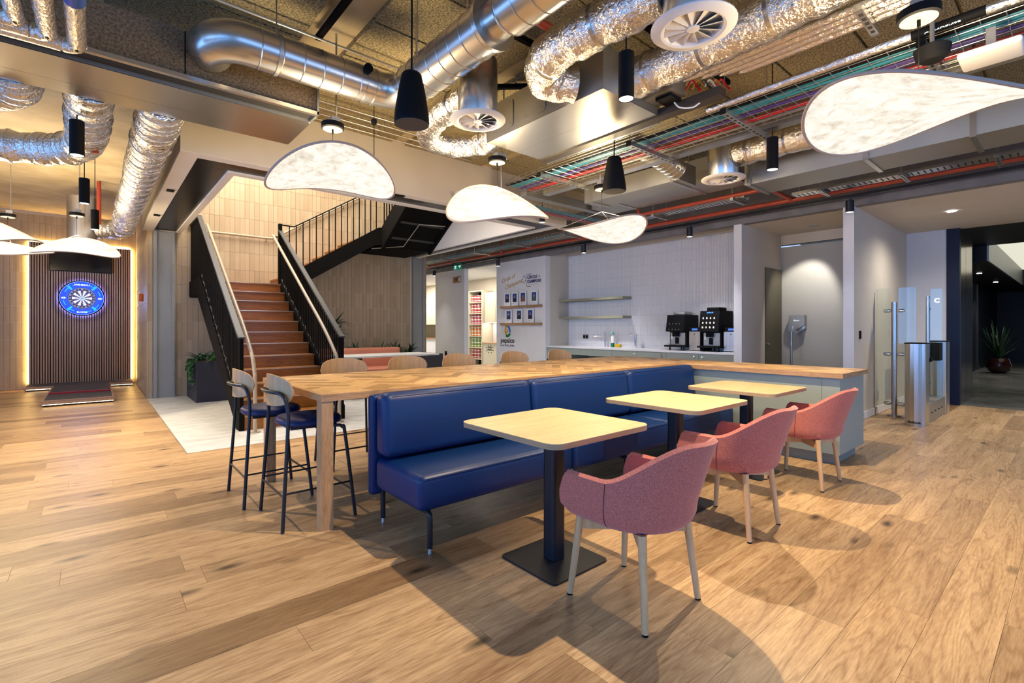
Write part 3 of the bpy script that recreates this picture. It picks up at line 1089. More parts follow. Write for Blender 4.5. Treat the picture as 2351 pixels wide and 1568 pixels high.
# ---- pink tub chairs
def tub_chair(x, y_, label):
    t = thing('tub_chair', (x, y_, 0), label, 'chair', 'pink tub chairs at the cafe tables')
    hw = 0.266

    def plan(s, hw_, fy, by):
        """horseshoe outline s in 0..1 from left front round the back to right front"""
        sl = fy - (by + hw_)          # straight arm length
        tot = 2 * sl + PI * hw_
        d = s * tot
        if d < sl:
            return (-hw_, fy - d)
        d -= sl
        if d < PI * hw_:
            a = d / hw_
            return (-hw_ * math.cos(a), by + hw_ - hw_ * math.sin(a))
        d -= PI * hw_
        return (hw_, by + hw_ + d)

    def rim(s):
        u = abs(s - 0.5) * 2          # 0 at the back, 1 at the arm front
        k = max(0.0, min(1.0, (u - 0.12) / 0.50))
        k = k * k * (3 - 2 * k)
        z = 0.792 - 0.192 * k
        f = max(0.0, (u - 0.90) / 0.10)
        return z - 0.085 * f ** 2.2

    def surf(off):
        def fn(s, v):
            u = abs(s - 0.5) * 2
            f = max(0.0, (u - 0.90) / 0.10)
            zb_ = 0.392 + 0.055 * f ** 2
            z = zb_ + (rim(s) - zb_) * v
            # bulging profile: narrow under the seat, out at arm height, back leans away
            g = min(1.0, (z - 0.385) / 0.10)
            g = math.sqrt(max(0.0, 1 - (1 - g) ** 2))
            hw_ = 0.185 + (hw - 0.185) * g - off
            back = -0.205 - 0.085 * g - 0.34 * max(0.0, (z - 0.5)) * (1 - u * u) + off
            fy = 0.205 + 0.045 * g - (0.02 * f)
            px, py = plan(s, hw_, fy, back)
            return (x + px, y_ + py, z)
        return fn
    nu, nv = 44, 12
    m = MB()
    fo, fi = surf(0.0), surf(0.032)
    m.grid(fo, nu, nv)
    n0 = len(m.v)
    m.grid(fi, nu, nv)
    W_ = nu + 1
    # round the rim
    mid = len(m.v)
    for i in range(W_):
        a, b_ = Vector(m.v[nv * W_ + i]), Vector(m.v[n0 + nv * W_ + i])
        m.v.append(tuple((a + b_) / 2 + Vector((0, 0, 0.013))))
    for i in range(nu):
        m.f.append((nv * W_ + i, nv * W_ + i + 1, mid + i + 1, mid + i))
        m.f.append((mid + i, mid + i + 1, n0 + nv * W_ + i + 1, n0 + nv * W_ + i))
        m.sm += [True, True]
    for i in (0, nu):
        mm = len(m.v)
        for j in range(nv + 1):
            a, b_ = Vector(m.v[j * W_ + i]), Vector(m.v[n0 + j * W_ + i])
            m.v.append(tuple((a + b_) / 2 + Vector((0, 0.013, 0))))
        for j in range(nv):
            m.f.append((j * W_ + i, (j + 1) * W_ + i, mm + j + 1, mm + j))
            m.f.append((mm + j, mm + j + 1, n0 + (j + 1) * W_ + i, n0 + j * W_ + i))
            m.sm += [True, True]
    sh = build(m, 'shell', M['pink_fabric'], t)
    for sgn in (-1, 1):
        s0 = 0.5 + sgn * 0.295
        pts = [Vector(fo(s0 - sgn * 0.012 * 0, v / 10)) for v in range(11)]
        c_ = Vector((x, y_, 0))
        pts = [p + Vector(((p - c_).x, (p - c_).y, 0)).normalized() * 0.0012 for p in pts]
        build(MB().tube(pts, 0.0018, 5), 'seam', M['pink_dark'], sh)
    build(MB().rbox(x - 0.205, x + 0.205, y_ - 0.20, y_ + 0.225, 0.405, 0.470, 0.03, 3), 'seat_cushion', M['pink_fabric'], t)
    build(MB().rbox(x - 0.178, x + 0.178, y_ - 0.175, y_ + 0.205, 0.386, 0.398, 0.004, 2), 'seat_base', M['pink_dark'], t)
    for sx in (-1, 1):
        for sy in (-1, 1):
            top = (x + sx * 0.178, y_ + sy * 0.172, 0.395)
            bot = (x + sx * 0.213, y_ + sy * 0.211, 0.008)
            lg = build(MB().cyl(bot, top, 0.0145, 0.0195, 12), 'leg', M['ash'], t)
            build(MB().cyl((bot[0], bot[1], 0.0), (bot[0], bot[1], 0.008), 0.0135, 0.0135, 12), 'foot_pad', M['black_plastic'], lg)
    build(MB().bar((x - 0.176, y_ - 0.170, 0.350), (x + 0.176, y_ + 0.170, 0.350), 0.022, 0.055), 'cross_rail', M['ash'], t)
    build(MB().bar((x - 0.176, y_ + 0.170, 0.350), (x + 0.176, y_ - 0.170, 0.350), 0.022, 0.055), 'cross_rail', M['ash'], t)
    return t


tub_chair(1.950, 1.392, 'pink upholstered tub chair at the table by the near end of the banquette')
tub_chair(3.172, 1.500, 'pink upholstered tub chair at the middle cafe table')
tub_chair(4.520, 1.530, 'pink upholstered tub chair at the table beside the sage counter')


# ---- bar stools (local +X is forward)
def bar_stool(loc, rz, label, full=True):
    t = thing('bar_stool', (0, 0, 0), label, 'stool', 'bar stools around the bar table')
    seat = MB()

    def outline(k, n, r):
        a = 2 * PI * k / n
        c_, s_ = math.cos(a), math.sin(a)
        p = 2.6
        q = (abs(c_) ** p + abs(s_) ** p) ** (-1 / p)
        return (0.205 * q * c_ * r + 0.01, 0.215 * q * s_ * r)
    prof = [(0.80, 0.628), (0.97, 0.634), (1.0, 0.646), (0.985, 0.664), (0.93, 0.676), (0.75, 0.684), (0.0, 0.686)]
    n = 28
    for r_, z in prof:
        for k in range(n):
            p = outline(k, n, r_)
            seat.v.append((p[0], p[1], z))
    for i in range(len(prof) - 1):
        for k in range(n):
            seat.f.append((i * n + k, i * n + (k + 1) % n, (i + 1) * n + (k + 1) % n, (i + 1) * n + k))
            seat.sm.append(True)
    seat.f.append(tuple(reversed(range(n))))
    seat.sm.append(False)
    build(seat, 'seat', M['navy_leather'], t)
    build(MB().box(-0.15, 0.15, -0.15, 0.15, 0.612, 0.629), 'seat_plate', M['black_metal'], t)
    rt = 0.0115
    for s in (-1, 1):
        build(MB().tube(bez([(-0.232, s * 0.262, 0), (-0.193, s * 0.232, 0.60), (-0.190, s * 0.222, 0.76), (-0.205, s * 0.205, 0.835), (-0.225, s * 0.165, 0.862)], 6), rt, 10), 'back_leg', M['black_metal'], t)
        build(MB().tube(bez([(0.236, s * 0.262, 0), (0.182, s * 0.218, 0.555), (0.168, s * 0.205, 0.605), (0.135, s * 0.19, 0.618), (0.0, s * 0.17, 0.620)], 6), rt, 10), 'front_leg', M['black_metal'], t)
        build(MB().tube([(-0.218, s * 0.250, 0.235), (0.212, s * 0.244, 0.235)], 0.0065, 8), 'side_rail', M['black_metal'], t)
    build(MB().tube([(0.222, -0.252, 0.175), (0.222, 0.252, 0.175)], 0.0075, 8), 'foot_rest', M['black_metal'], t)
    build(MB().tube([(-0.220, -0.252, 0.215), (-0.220, 0.252, 0.215)], 0.0065, 8), 'rear_rail', M['black_metal'], t)
    build(MB().tube(bez([(-0.225, -0.165, 0.862), (-0.262, -0.10, 0.868), (-0.272, 0.0, 0.868), (-0.262, 0.10, 0.868), (-0.225, 0.165, 0.862)], 6), rt, 10), 'back_bar', M['black_metal'], t)

    # curved ply backrest, rounded outline
    bk = MB()
    nu, nv, th = 26, 9, 0.010

    def bp(u, v, o):
        a = (u - 0.5) * 2
        hh = 0.098 * max(0.02, (1 - abs(a) ** 5.5)) ** 0.5
        z = 0.872 + (v - 0.5) * 2 * hh + 0.012 * math.cos(a * PI) * (v - 0.3)
        yy = a * 0.235
        xx = -0.250 + 0.085 * a * a + o
        return (xx, yy, z)
    bk.grid(lambda u, v: bp(u, v, 0.0), nu, nv)
    n0 = len(bk.v)
    bk.grid(lambda u, v: bp(u, v, th), nu, nv)
    W_ = nu + 1
    bl = [i for i in range(W_)] + [(j * W_ + nu) for j in range(1, nv + 1)] + [nv * W_ + i for i in range(nu - 1, -1, -1)] + [j * W_ for j in range(nv - 1, 0, -1)]
    for i in range(len(bl)):
        a, b_ = bl[i], bl[(i + 1) % len(bl)]
        bk.f.append((a, b_, n0 + b_, n0 + a))
        bk.sm.append(False)
    build(bk, 'backrest', M['ply'], t)
    build(MB().lathe((-0.258, 0, 0.868), [(0.016, -0.006), (0.016, 0.012)], 10, axis='X'), 'fixing', M['black_metal'], t)
    t.location = loc
    t.rotation_euler = (0, 0, rz)
    return t


st = bar_stool((1.118, 3.495, 0), 0, 'oak-backed bar stool at the table end, beside the near leg')
dup(st, (1.03, 4.10, 0), 0, 'oak-backed bar stool at the table end, beside the leg near the stairs')
for xx, lb in ((1.875, 'first bar stool along the stair side, counted from the open table end'), (2.57, 'second bar stool along the stair side, in front of the coral bench'), (3.24, 'third bar stool along the stair side, in front of the cup shelves'), (4.10, 'fourth bar stool along the stair side, in front of the photo wall'), (4.93, 'fifth bar stool along the stair side, in front of the sink cabinets')):
    dup(st, (xx, 4.575, 0), -PI / 2, lb)

# ================================================================ STAIRCASE
RI, GO, Y0 = 0.1745, 0.263, 6.80
NR = 12
sc_ = thing('staircase', (2.02, 6.8, 0), 'dark oak staircase with black steel stringers and pale tubular handrails', 'staircase')
XL, XR = 1.42, 2.62
for i in range(NR):
    ya = Y0 + i * GO
    build(MB().box(XL, XR, ya, ya + 0.02, i * RI, (i + 1) * RI - 0.028), 'riser', M['stair_oak'], sc_)
    if i < NR - 1:
        tr = build(MB().box(XL, XR, ya - 0.012, ya + GO + 0.005, (i + 1) * RI - 0.028, (i + 1) * RI), 'tread', M['stair_oak'], sc_)
        build(MB().box(XL, XR, ya - 0.016, ya - 0.0125, (i + 1) * RI - 0.012, (i + 1) * RI + 0.001), 'nosing', M['nosing'], tr)
ZL = NR * RI
YL = Y0 + (NR - 1) * GO
tr = build(MB().box(XL, 2.86, YL - 0.012, 10.985, ZL - 0.028, ZL), 'landing', M['stair_oak'], sc_)
build(MB().box(XL, XR, YL - 0.016, YL - 0.0125, ZL - 0.012, ZL + 0.001), 'nosing', M['nosing'], tr)
build(MB().box(1.36, 2.86, YL + 0.02, 10.98, ZL - 0.24, ZL - 0.029), 'landing_frame', M['black_steel'], sc_)
sl = RI / GO


def stringer(x0, x1, name):
    zt = lambda y_: (y_ - Y0) * sl + RI + 0.04
    pl = [(6.775, 0.0), (6.775, 0.19), (6.87, 0.235), (YL + 0.05, zt(YL + 0.05) - 0.01), (YL + 0.42, ZL + 0.05), (10.98, ZL + 0.05), (10.98, ZL - 0.22), (YL + 0.40, ZL - 0.22), (7.0, 0.06), (6.96, 0.0)]
    return build(MB().prism(pl, 'X', x0, x1), name, M['black_steel'], sc_)


stringer(1.355, 1.415, 'stringer')
build(MB().prism([(6.775, 0.0), (6.775, 0.19), (6.87, 0.235), (YL + 0.02, ZL + 0.03), (YL + 0.02, ZL - 0.24), (7.0, 0.06), (6.96, 0.0)], 'X', 2.625, 2.685), 'stringer', M['black_steel'], sc_)
RT = lambda y_: 1.16 + (y_ - 6.83) * 0.650      # top of the balustrade


def balustrade(x, yend, nm):
    br = build(MB().box(x - 0.022, x + 0.022, 6.79, 6.845, 0.18, 1.15), 'newel', M['black_steel'], sc_)
    build(MB().prism([(6.78, 1.145), (6.86, 1.145 + 0.012), (yend, RT(yend) - 0.01), (yend, RT(yend) + 0.02), (6.86, RT(6.86) + 0.02), (6.78, 1.165)], 'X', x - 0.035, x + 0.035), 'rail_cap', M['cap_grey'], sc_)
    y_ = 6.93
    while y_ < yend - 0.02:
        zb_ = (y_ - Y0) * sl + RI + 0.02
        if y_ > YL + 0.3:
            zb_ = ZL + 0.04
        build(MB().box(x - 0.006, x + 0.006, y_ - 0.021, y_ + 0.021, min(zb_, ZL + 0.04), RT(y_) - 0.0), 'baluster', M['black_steel'], sc_)
        y_ += 0.082
    # small saw-tooth brackets seen under the balusters
    y_ = 7.0
    while y_ < YL:
        zb_ = (y_ - Y0) * sl + RI + 0.035
        build(MB().prism([(y_, zb_ + 0.01), (y_ + 0.07, zb_ + 0.056), (y_ + 0.07, zb_ + 0.10)], 'X', x - 0.012, x + 0.012), 'rail_bracket', M['cap_grey'], sc_)
        y_ += GO / 2


balustrade(1.385, 10.02, 'l')
balustrade(2.655, 9.86, 'r')
y_ = 10.06
while y_ < 10.97:
    build(MB().box(1.379, 1.391, y_ - 0.021, y_ + 0.021, ZL + 0.04, 3.22), 'baluster', M['black_steel'], sc_)
    y_ += 0.082
build(MB().box(1.355, 1.415, 10.0, 10.98, 3.215, 3.245), 'rail_cap', M['cap_grey'], sc_)
build(MB().box(2.628, 2.682, 9.80, 9.88, ZL - 0.2, 3.24), 'newel', M['black_steel'], sc_)
HR = lambda y_: RT(y_) - 0.10
for s_, x in ((1, 1.49), (-1, 2.53)):
    pts = [(x, 6.58, 0.012), (x, 6.58, 0.62), (x, 6.60, 0.72), (x, 6.66, 0.84), (x, 6.76, 0.96)] + [(x, q, HR(q)) for q in (7.2, 8.0, 9.0, 9.7)]
    if s_ == 1:
        pts += [(x, 9.95, HR(9.95))]
    else:
        pts += [(x, 9.80, HR(9.80)), (x + 0.02, 9.90, HR(9.84)), (x + 0.12, 9.93, HR(9.84) - 0.01)]
    build(MB().tube(bez(pts, 5), 0.0235, 12), 'handrail', M['rail_beige'], sc_)
    build(MB().lathe((x, 6.58, 0.0), [(0.062, 0.0), (0.062, 0.012), (0.03, 0.014)], 18), 'handrail_flange', M['rail_beige'], sc_)
    for q in (7.5, 8.6, 9.6):
        build(MB().tube([(x, q, HR(q) - 0.02), (x, q, HR(q) - 0.06), (x - s_ * 0.09, q, HR(q) - 0.06)], 0.006, 8), 'rail_bracket', M['black_steel'], sc_)
build(MB().tube(bez([(1.60, 10.92, 3.13), (2.4, 10.92, 3.13), (2.72, 10.92, 3.13), (2.86, 10.92, 3.17), (3.3, 10.92, 3.45), (4.7, 10.92, 4.32)], 5), 0.0235, 12), 'handrail', M['rail_beige'], sc_)
for xx, zz in ((2.68, 3.11), (3.35, 3.46), (4.3, 4.05)):
    build(MB().tube([(xx, 10.92, zz), (xx, 10.92, zz - 0.05), (xx, 10.985, zz - 0.05)], 0.006, 8), 'rail_bracket', M['black_steel'], sc_)
# second flight, along the back wall
R2, G2, X2 = 0.1745, 0.282, 2.78
for i in range(7):
    xa = X2 + i * G2
    za = ZL + i * R2
    build(MB().box(xa, xa + 0.02, 9.80, 10.985, za, za + R2 - 0.03), 'riser', M['stair_oak'], sc_)
    if i < 6:
        build(MB().box(xa - 0.01, xa + G2, 9.80, 10.985, za + R2 - 0.03, za + R2), 'tread', M['stair_oak'], sc_)
S2 = R2 / G2
zs = lambda x: ZL + (x - X2) * S2 + 0.20
build(MB().prism([(2.69, ZL - 0.24), (2.69, ZL + 0.06), (2.75, zs(2.75)), (4.60, zs(4.60)), (4.68, zs(4.60)), (4.68, zs(4.60) - 0.36), (4.5, zs(4.5) - 0.33), (2.95, zs(2.95) - 0.33)], 'Y', 9.735, 9.795), 'stringer', M['black_steel'], sc_)
build(MB().prism([(2.9, zs(2.9) - 0.31), (4.62, zs(4.62) - 0.31), (4.62, zs(4.62) - 0.24), (2.9, zs(2.9) - 0.24)], 'Y', 9.80, 10.98), 'flight_soffit', M['black_steel'], sc_)
xx = 2.80
while xx < 4.66:
    build(MB().box(xx - 0.008, xx + 0.008, 9.757, 9.773, zs(xx) - 0.02, zs(xx) + 0.86 if xx > 2.9 else 3.21), 'baluster', M['black_steel'], sc_)
    xx += 0.125
build(MB().bar((2.88, 9.765, 3.20), (4.66, 9.765, zs(4.66) + 0.86), 0.02, 0.022), 'top_rail', M['black_steel'], sc_)
build(MB().bar((2.63, 9.765, 3.21), (2.90, 9.765, 3.205), 0.02, 0.022), 'top_rail', M['black_steel'], sc_)
# upper landing and third flight climbing back over the room
Z3 = ZL + 7 * R2
build(MB().box(4.66, 5.875, 9.735, 10.985, 3.02, Z3), 'upper_landing', M['black_steel'], sc_)
build(MB().prism([(9.76, 3.03), (9.76, 3.10), (6.45, 3.10 + 3.31 * 0.663), (6.45, 3.03 + 3.31 * 0.663)], 'X', 4.74, 5.80), 'flight_soffit', M['black_steel'], sc_)
for (a, b_) in ((4.66, 4.74), (5.80, 5.875)):
    build(MB().prism([(9.76, 2.96), (9.76, 3.42), (6.45, 3.42 + 3.31 * 0.663), (6.45, 2.96 + 3.31 * 0.663)], 'X', a, b_), 'stringer', M['black_steel'], sc_)
for k in range(8):
    q = 9.5 - k * 0.40
    zq = 3.03 + (9.76 - q) * 0.663
    build(MB().box(4.74, 5.80, q - 0.012, q + 0.012, zq - 0.035, zq + 0.01), 'soffit_rib', M['rib_dark'], sc_)
for k in range(9):
    q = 9.70 - k * 0.12
    zq = 3.40 + (9.76 - q) * 0.663
    build(MB().box(4.69, 4.71, q - 0.01, q + 0.01, zq, zq + 0.92), 'baluster', M['black_steel'], sc_)
tag(build(MB().tube([(4.5, 9.9, 2.98), (5.1, 9.6, 3.05), (5.15, 9.0, 3.44), (5.75, 8.95, 3.47)], 0.011, 8), 'sprinkler_pipe', M['grey_tube']), 'thin steel sprinkler pipe under the black upper flight', 'pipe')


# ================================================================ PLANTS
def leaf_blade(m, base, az, length, width, rise, droop, n=5, fold=0.25):
    d = Vector((math.cos(az), math.sin(az), 0))
    s = Vector((-math.sin(az), math.cos(az), 0))
    o = len(m.v)
    for i in range(n + 1):
        t = i / n
        p = Vector(base) + d * (length * t) + Vector((0, 0, rise * t - droop * t * t))
        w = width * math.sin(PI * min(0.98, 0.12 + 0.86 * t)) * 0.5
        m.v += [tuple(p - s * w + Vector((0, 0, w * fold))), tuple(p), tuple(p + s * w + Vector((0, 0, w * fold)))]
    for i in range(n):
        a = o + i * 3
        m.f += [(a, a + 1, a + 4, a + 3), (a + 1, a + 2, a + 5, a + 4)]
        m.sm += [True, True]


def one_leaf(parent, mat, *args, **kw):
    m = MB()
    leaf_blade(m, *args, **kw)
    return build(m, 'leaf', mat, parent, recalc=False)


rp = random.Random(21)
t = thing('planter_box', (1.63, 10.37, 0), 'square black planter box under the left stair stringer', 'planter')
build(MB().rbox(1.31, 1.97, 9.82, 10.92, 0.0, 0.70, 0.006, 2, False), 'planter_body', M['planter'], t)
build(MB().box(1.33, 1.95, 9.84, 10.90, 0.701, 0.703), 'soil', M['soil'], t)
t = thing('trailing_fern', (1.6, 10.1, 0.705), 'bushy green fern with vines trailing over the black planter box', 'plant')
for k in range(70):
    bx, by = rp.uniform(1.38, 1.88), rp.uniform(9.88, 10.7)
    one_leaf(t, M['leaf'], (bx, by, 0.706), rp.uniform(0, 2 * PI), rp.uniform(0.14, 0.30), rp.uniform(0.035, 0.06), rp.uniform(0.10, 0.26), rp.uniform(0.05, 0.2))
for k in range(4):
    vx, vy = 1.295, 9.90 + k * 0.13
    pts = bez([(vx + 0.06, vy, 0.71), (vx, vy, 0.73), (vx - 0.02, vy - 0.01, 0.6), (vx - 0.015, vy, 0.66 - 0.10 * (4 - k))], 4)
    vine = build(MB().tube(pts, 0.003, 5), 'vine_stem', M['leaf'], t)
    for j, p in enumerate(pts[4:]):
        for q in range(3):
            one_leaf(t, M['leaf'], tuple(p), rp.uniform(PI * 0.6, PI * 1.6), 0.075, 0.065, 0.01, 0.055, 3)
lng = thing('planter_trough', (5.1, 10.6, 0), 'long black planter trough behind the coral bench', 'planter')
build(MB().box(3.75, 6.04, 10.42, 10.88, 0.0, 0.69), 'trough_body', M['planter'], lng)
build(MB().box(3.77, 6.02, 10.44, 10.86, 0.691, 0.693), 'soil', M['soil'], lng)
tag(build(MB().rbox(5.42, 6.02, 9.45, 10.36, 0.0, 0.70, 0.005, 2, False), 'plinth_box', M['planter']), 'low black box at the end of the coral bench', 'box')
for k, xx in enumerate((4.45, 5.05, 5.45, 5.80)):
    t = thing('bushy_plant', (xx, 10.65, 0.694), ['low dark green plant behind the coral bench, next to the palm', 'low dark green plant behind the middle of the coral bench', 'arching green plant behind the rounded end of the coral bench', 'arching green plant above the low black box'][k], 'plant')
    for j in range(26):
        one_leaf(t, M['leaf_dark'] if j % 3 else M['leaf'], (xx + rp.uniform(-0.06, 0.06), 10.65 + rp.uniform(-0.05, 0.05), 0.694), rp.uniform(0, 2 * PI), rp.uniform(0.16, 0.36), 0.035, rp.uniform(0.16, 0.40), rp.uniform(0.05, 0.30))
t = thing('palm_plant', (3.98, 10.6, 0.694), 'tall dark palm plant standing behind the stair balustrade', 'plant')
build(MB().tube([(3.98, 10.6, 0.694), (3.97, 10.6, 1.35)], [0.02, 0.012], 8), 'stem', M['leaf_dark'], t)
for hz in (0.95, 1.15, 1.35):
    for j in range(20):
        one_leaf(t, M['leaf_dark'], (3.97, 10.6, hz), rp.uniform(0, 2 * PI), rp.uniform(0.22, 0.42), 0.04, rp.uniform(0.10, 0.34), rp.uniform(0.02, 0.25))
# coral bench and its table beyond the stairs
t = thing('coral_bench', (4.5, 9.9, 0), 'coral leather bench with rounded back beyond the bar stools', 'bench')
build(MB().rbox(3.40, 5.33, 10.16, 10.36, 0.36, 0.845, 0.05, 4), 'bench_back', M['coral_leather'], t)
build(MB().rbox(3.40, 5.31, 9.60, 10.17, 0.24, 0.44, 0.04, 4), 'bench_seat', M['coral_leather'], t)
build(MB().box(3.45, 5.25, 9.66, 10.30, 0.0, 0.238), 'bench_base', M['planter'], t)
t = thing('stone_table', (4.3, 8.85, 0), 'grey stone-topped table in front of the coral bench', 'table')
build(MB().box(3.30, 5.27, 8.42, 9.28, 0.735, 0.765), 'table_top', M['stone'], t)
for xx in (3.75, 4.80):
    build(MB().box(xx - 0.06, xx + 0.06, 8.78, 8.92, 0.012, 0.734), 'pedestal', M['black_metal'], t)
    build(MB().box(xx - 0.24, xx + 0.24, 8.60, 9.10, 0.0, 0.011), 'base_plate', M['black_metal'], t)

# ================================================================ DART CORNER
YW = 14.3
t = thing('slat_panel', (-0.21, 14.2, 0.1), 'tall walnut slatted wall panel behind the dartboard', 'wall panel')
build(MB().box(-1.045, 0.625, 14.24, 14.285, 0.105, 3.08), 'felt_backing', M['felt'], t)
ns = 40
for k in range(ns):
    xa = -1.04 + k * (1.66 / ns)
    build(MB().box(xa, xa + 0.026, 14.215, 14.241, 0.105, 3.08), 'slat', M['walnut'], t)
led = plain('led_strip_warm', (1, 0.9, 0.7), 0.5, emit=(1.0, 0.64, 0.20), estr=75.0)
for xa in (-1.052, 0.628):
    build(MB().box(xa, xa + 0.006, 14.262, 14.284, 0.12, 3.07), 'led_strip', led, t)
build(MB().box(-1.04, 0.62, 14.262, 14.284, 3.081, 3.087), 'led_strip', led, t)
t = thing('wall_screen', (-0.22, 14.18, 2.5), 'black flat television above the dartboard', 'television')
build(MB().box(-0.735, 0.295, 14.155, 14.200, 2.495, 2.93), 'screen_body', M['black_plastic'], t)
build(MB().box(-0.725, 0.285, 14.1525, 14.1555, 2.507, 2.92), 'screen_glass', plain('screen_glass', (0.004, 0.005, 0.008), 0.12), t)
build(MB().box(-0.4, -0.0, 14.20, 14.2145, 2.6, 2.8), 'wall_bracket', M['black_metal'], t)

BX, BZ, BYF = -0.212, 1.922, 14.09
db = thing('dartboard', (BX, 14.1, 1.55), 'round dartboard in a blue surround with painted-in glow on the slat panel', 'dartboard')


def ring_seg(r0, r1, a0, a1, y0_, y1_, n):
    m = MB()
    pts = []
    for i in range(n + 1):
        a = math.radians(a0 + (a1 - a0) * i / n)
        pts.append((math.sin(a), math.cos(a)))
    for yy in (y0_, y1_):
        for r_ in (r0, r1):
            m.v += [(BX + p[0] * r_, yy, BZ + p[1] * r_) for p in pts]
    k = n + 1
    for i in range(n):
        m.f += [(i, i + 1, k + i + 1, k + i), (2 * k + i, 3 * k + i, 3 * k + i + 1, 2 * k + i + 1), (k + i, k + i + 1, 3 * k + i + 1, 3 * k + i), (i, 2 * k + i, 2 * k + i + 1, i + 1)]
    m.f += [(0, k, 3 * k, 2 * k), (n, 2 * k + n, 3 * k + n, k + n)]
    m.sm += [False] * (len(m.f) - len(m.sm))
    return m


blue_s = plain('blue_painted_glow', (0.004, 0.04, 0.65), 0.35, emit=(0.0, 0.05, 0.85), estr=0.5)  # emission paints in the LED ring's light on the surround
cyan_s = plain('cyan_print', (0.0, 0.30, 0.62), 0.4, emit=(0.0, 0.42, 0.9), estr=0.6)
bw_w = plain('dart_white', (0.75, 0.75, 0.72), 0.6)
bw_b = plain('dart_black', (0.015, 0.015, 0.02), 0.6)
dr = plain('dart_red', (0.55, 0.01, 0.03), 0.6)
dg = plain('dart_green', (0.0, 0.22, 0.08), 0.6)
build(ring_seg(0.232, 0.362, 0, 360, BYF + 0.01, 14.165, 48), 'surround', blue_s, db)
build(MB().lathe((BX, 14.212, BZ), [(0.10, 0.0), (0.10, -0.05), (0.22, -0.06)], 24, axis='Y'), 'mount', M['black_plastic'], db)
build(ring_seg(0.362, 0.384, 0, 360, BYF - 0.03, 14.165, 64), 'light_ring', M['black_plastic'], db)
led_b = plain('led_blue_white', (0.6, 0.75, 1), 0.5, emit=(0.10, 0.22, 1.0), estr=2.5)
build(ring_seg(0.3585, 0.3615, 0, 360, BYF - 0.028, BYF - 0.012, 64), 'led_ring', led_b, db)
build(ring_seg(0.345, 0.382, 0, 360, 14.167, 14.171, 64), 'halo_ring', plain('led_halo', (0.5, 0.6, 1), 0.5, emit=(0.16, 0.20, 1.0), estr=18.0), db)
build(ring_seg(0.0, 0.2315, 0, 360, BYF + 0.004, 14.165, 40), 'board', bw_b, db)
for k in range(20):
    a0 = -9 + 18 * k
    dark = k % 2 == 0
    build(ring_seg(0.016, 0.100, a0, a0 + 18, BYF + 0.001, BYF + 0.0038, 3), 'inner_segment', bw_b if dark else bw_w, db)
    build(ring_seg(0.108, 0.162, a0, a0 + 18, BYF + 0.001, BYF + 0.0038, 3), 'outer_segment', bw_b if dark else bw_w, db)
    build(ring_seg(0.100, 0.108, a0, a0 + 18, BYF + 0.001, BYF + 0.0038, 3), 'treble_segment', dr if dark else dg, db)
    build(ring_seg(0.162, 0.170, a0, a0 + 18, BYF + 0.001, BYF + 0.0038, 3), 'double_segment', dr if dark else dg, db)
    num = [20, 1, 18, 4, 13, 6, 10, 15, 2, 17, 3, 19, 7, 16, 8, 11, 14, 9, 12, 5][k]
    a = math.radians(18 * k)
    text(str(num), 0.036, bw_w, 'number', (BX + math.sin(a) * 0.192, BYF, BZ + math.cos(a) * 0.192), (math.cos(a), 0, -math.sin(a)), (math.sin(a), 0, math.cos(a)), db)
build(ring_seg(0.0, 0.016, 0, 360, BYF + 0.001, BYF + 0.0038, 16), 'bull', dg, db)
build(ring_seg(0.0, 0.007, 0, 360, BYF, BYF + 0.001, 12), 'bull', dr, db)
build(ring_seg(0.214, 0.218, 0, 360, BYF - 0.001, BYF + 0.003, 40), 'number_wire', bw_w, db)
for a0 in (25, 60, 115, 150, 205, 240, 295, 330):
    build(ring_seg(0.297, 0.312, a0, a0 + 20, BYF + 0.006, BYF + 0.0101, 8), 'printed_arc', cyan_s, db)
for a0 in (42, 138, 222, 318):
    build(ring_seg(0.245, 0.345, a0 - 4, a0 + 4, BYF + 0.007, BYF + 0.0101, 4), 'printed_block', cyan_s, db)
wt = plain('board_lettering', (0.8, 0.85, 1.0), 0.5, emit=(0.6, 0.75, 1.0), estr=0.5)
text('WINMAU', 0.055, wt, 'lettering', (BX, BYF + 0.006, BZ + 0.287), (1, 0, 0), (0, 0, 1), db, sx=1.1, bold=0.001)
text('BLADE6', 0.045, wt, 'lettering', (BX, BYF + 0.006, BZ - 0.300), (1, 0, 0), (0, 0, 1), db, sx=1.1, bold=0.001)
for s in (-1, 1):
    for k in range(5):
        a = 2 * PI * k / 5
        build(MB().prism([(BX + s * 0.297 + 0.026 * math.cos(a) + 0.016 * math.cos(q), BZ + 0.014 * math.sin(a) + 0.008 * math.sin(q)) for q in [2 * PI * j / 7 for j in range(7)]], 'Y', BYF + 0.006, BYF + 0.0099), 'printed_emblem', wt, db)
point_light('dart_glow_fill', (BX, BYF - 0.40, BZ), 17.0, (0.38, 0.48, 1.0), 0.15)  # added light ahead of the board, spreading the ring's glow over the slats
t = thing('throwing_platform', (-0.2, 12.4, 0), 'floating T-shaped platform with grey matting in front of the dartboard', 'platform')
build(MB().box(-0.63, 0.235, 10.90, 13.55, 0.0, 0.045), 'plinth', M['felt'], t)
build(MB().box(-1.03, 0.62, 13.70, 14.25, 0.0, 0.045), 'plinth', M['felt'], t)
build(MB().box(-0.655, 0.255, 10.78, 13.62, 0.046, 0.096), 'deck', M['walnut'], t)
build(MB().box(-1.07, 0.66, 13.62, 14.285, 0.046, 0.096), 'deck', M['walnut'], t)
build(MB().box(-0.63, 0.23, 10.84, 13.62, 0.097, 0.104), 'matting', M['mat_grey'], t)
build(MB().box(-1.05, 0.64, 13.66, 14.21, 0.097, 0.104), 'matting', M['mat_grey'], t)
build(MB().box(-0.66, 0.26, 10.775, 10.84, 0.0965, 0.108), 'edge_trim', M['shelf_wood'], t)
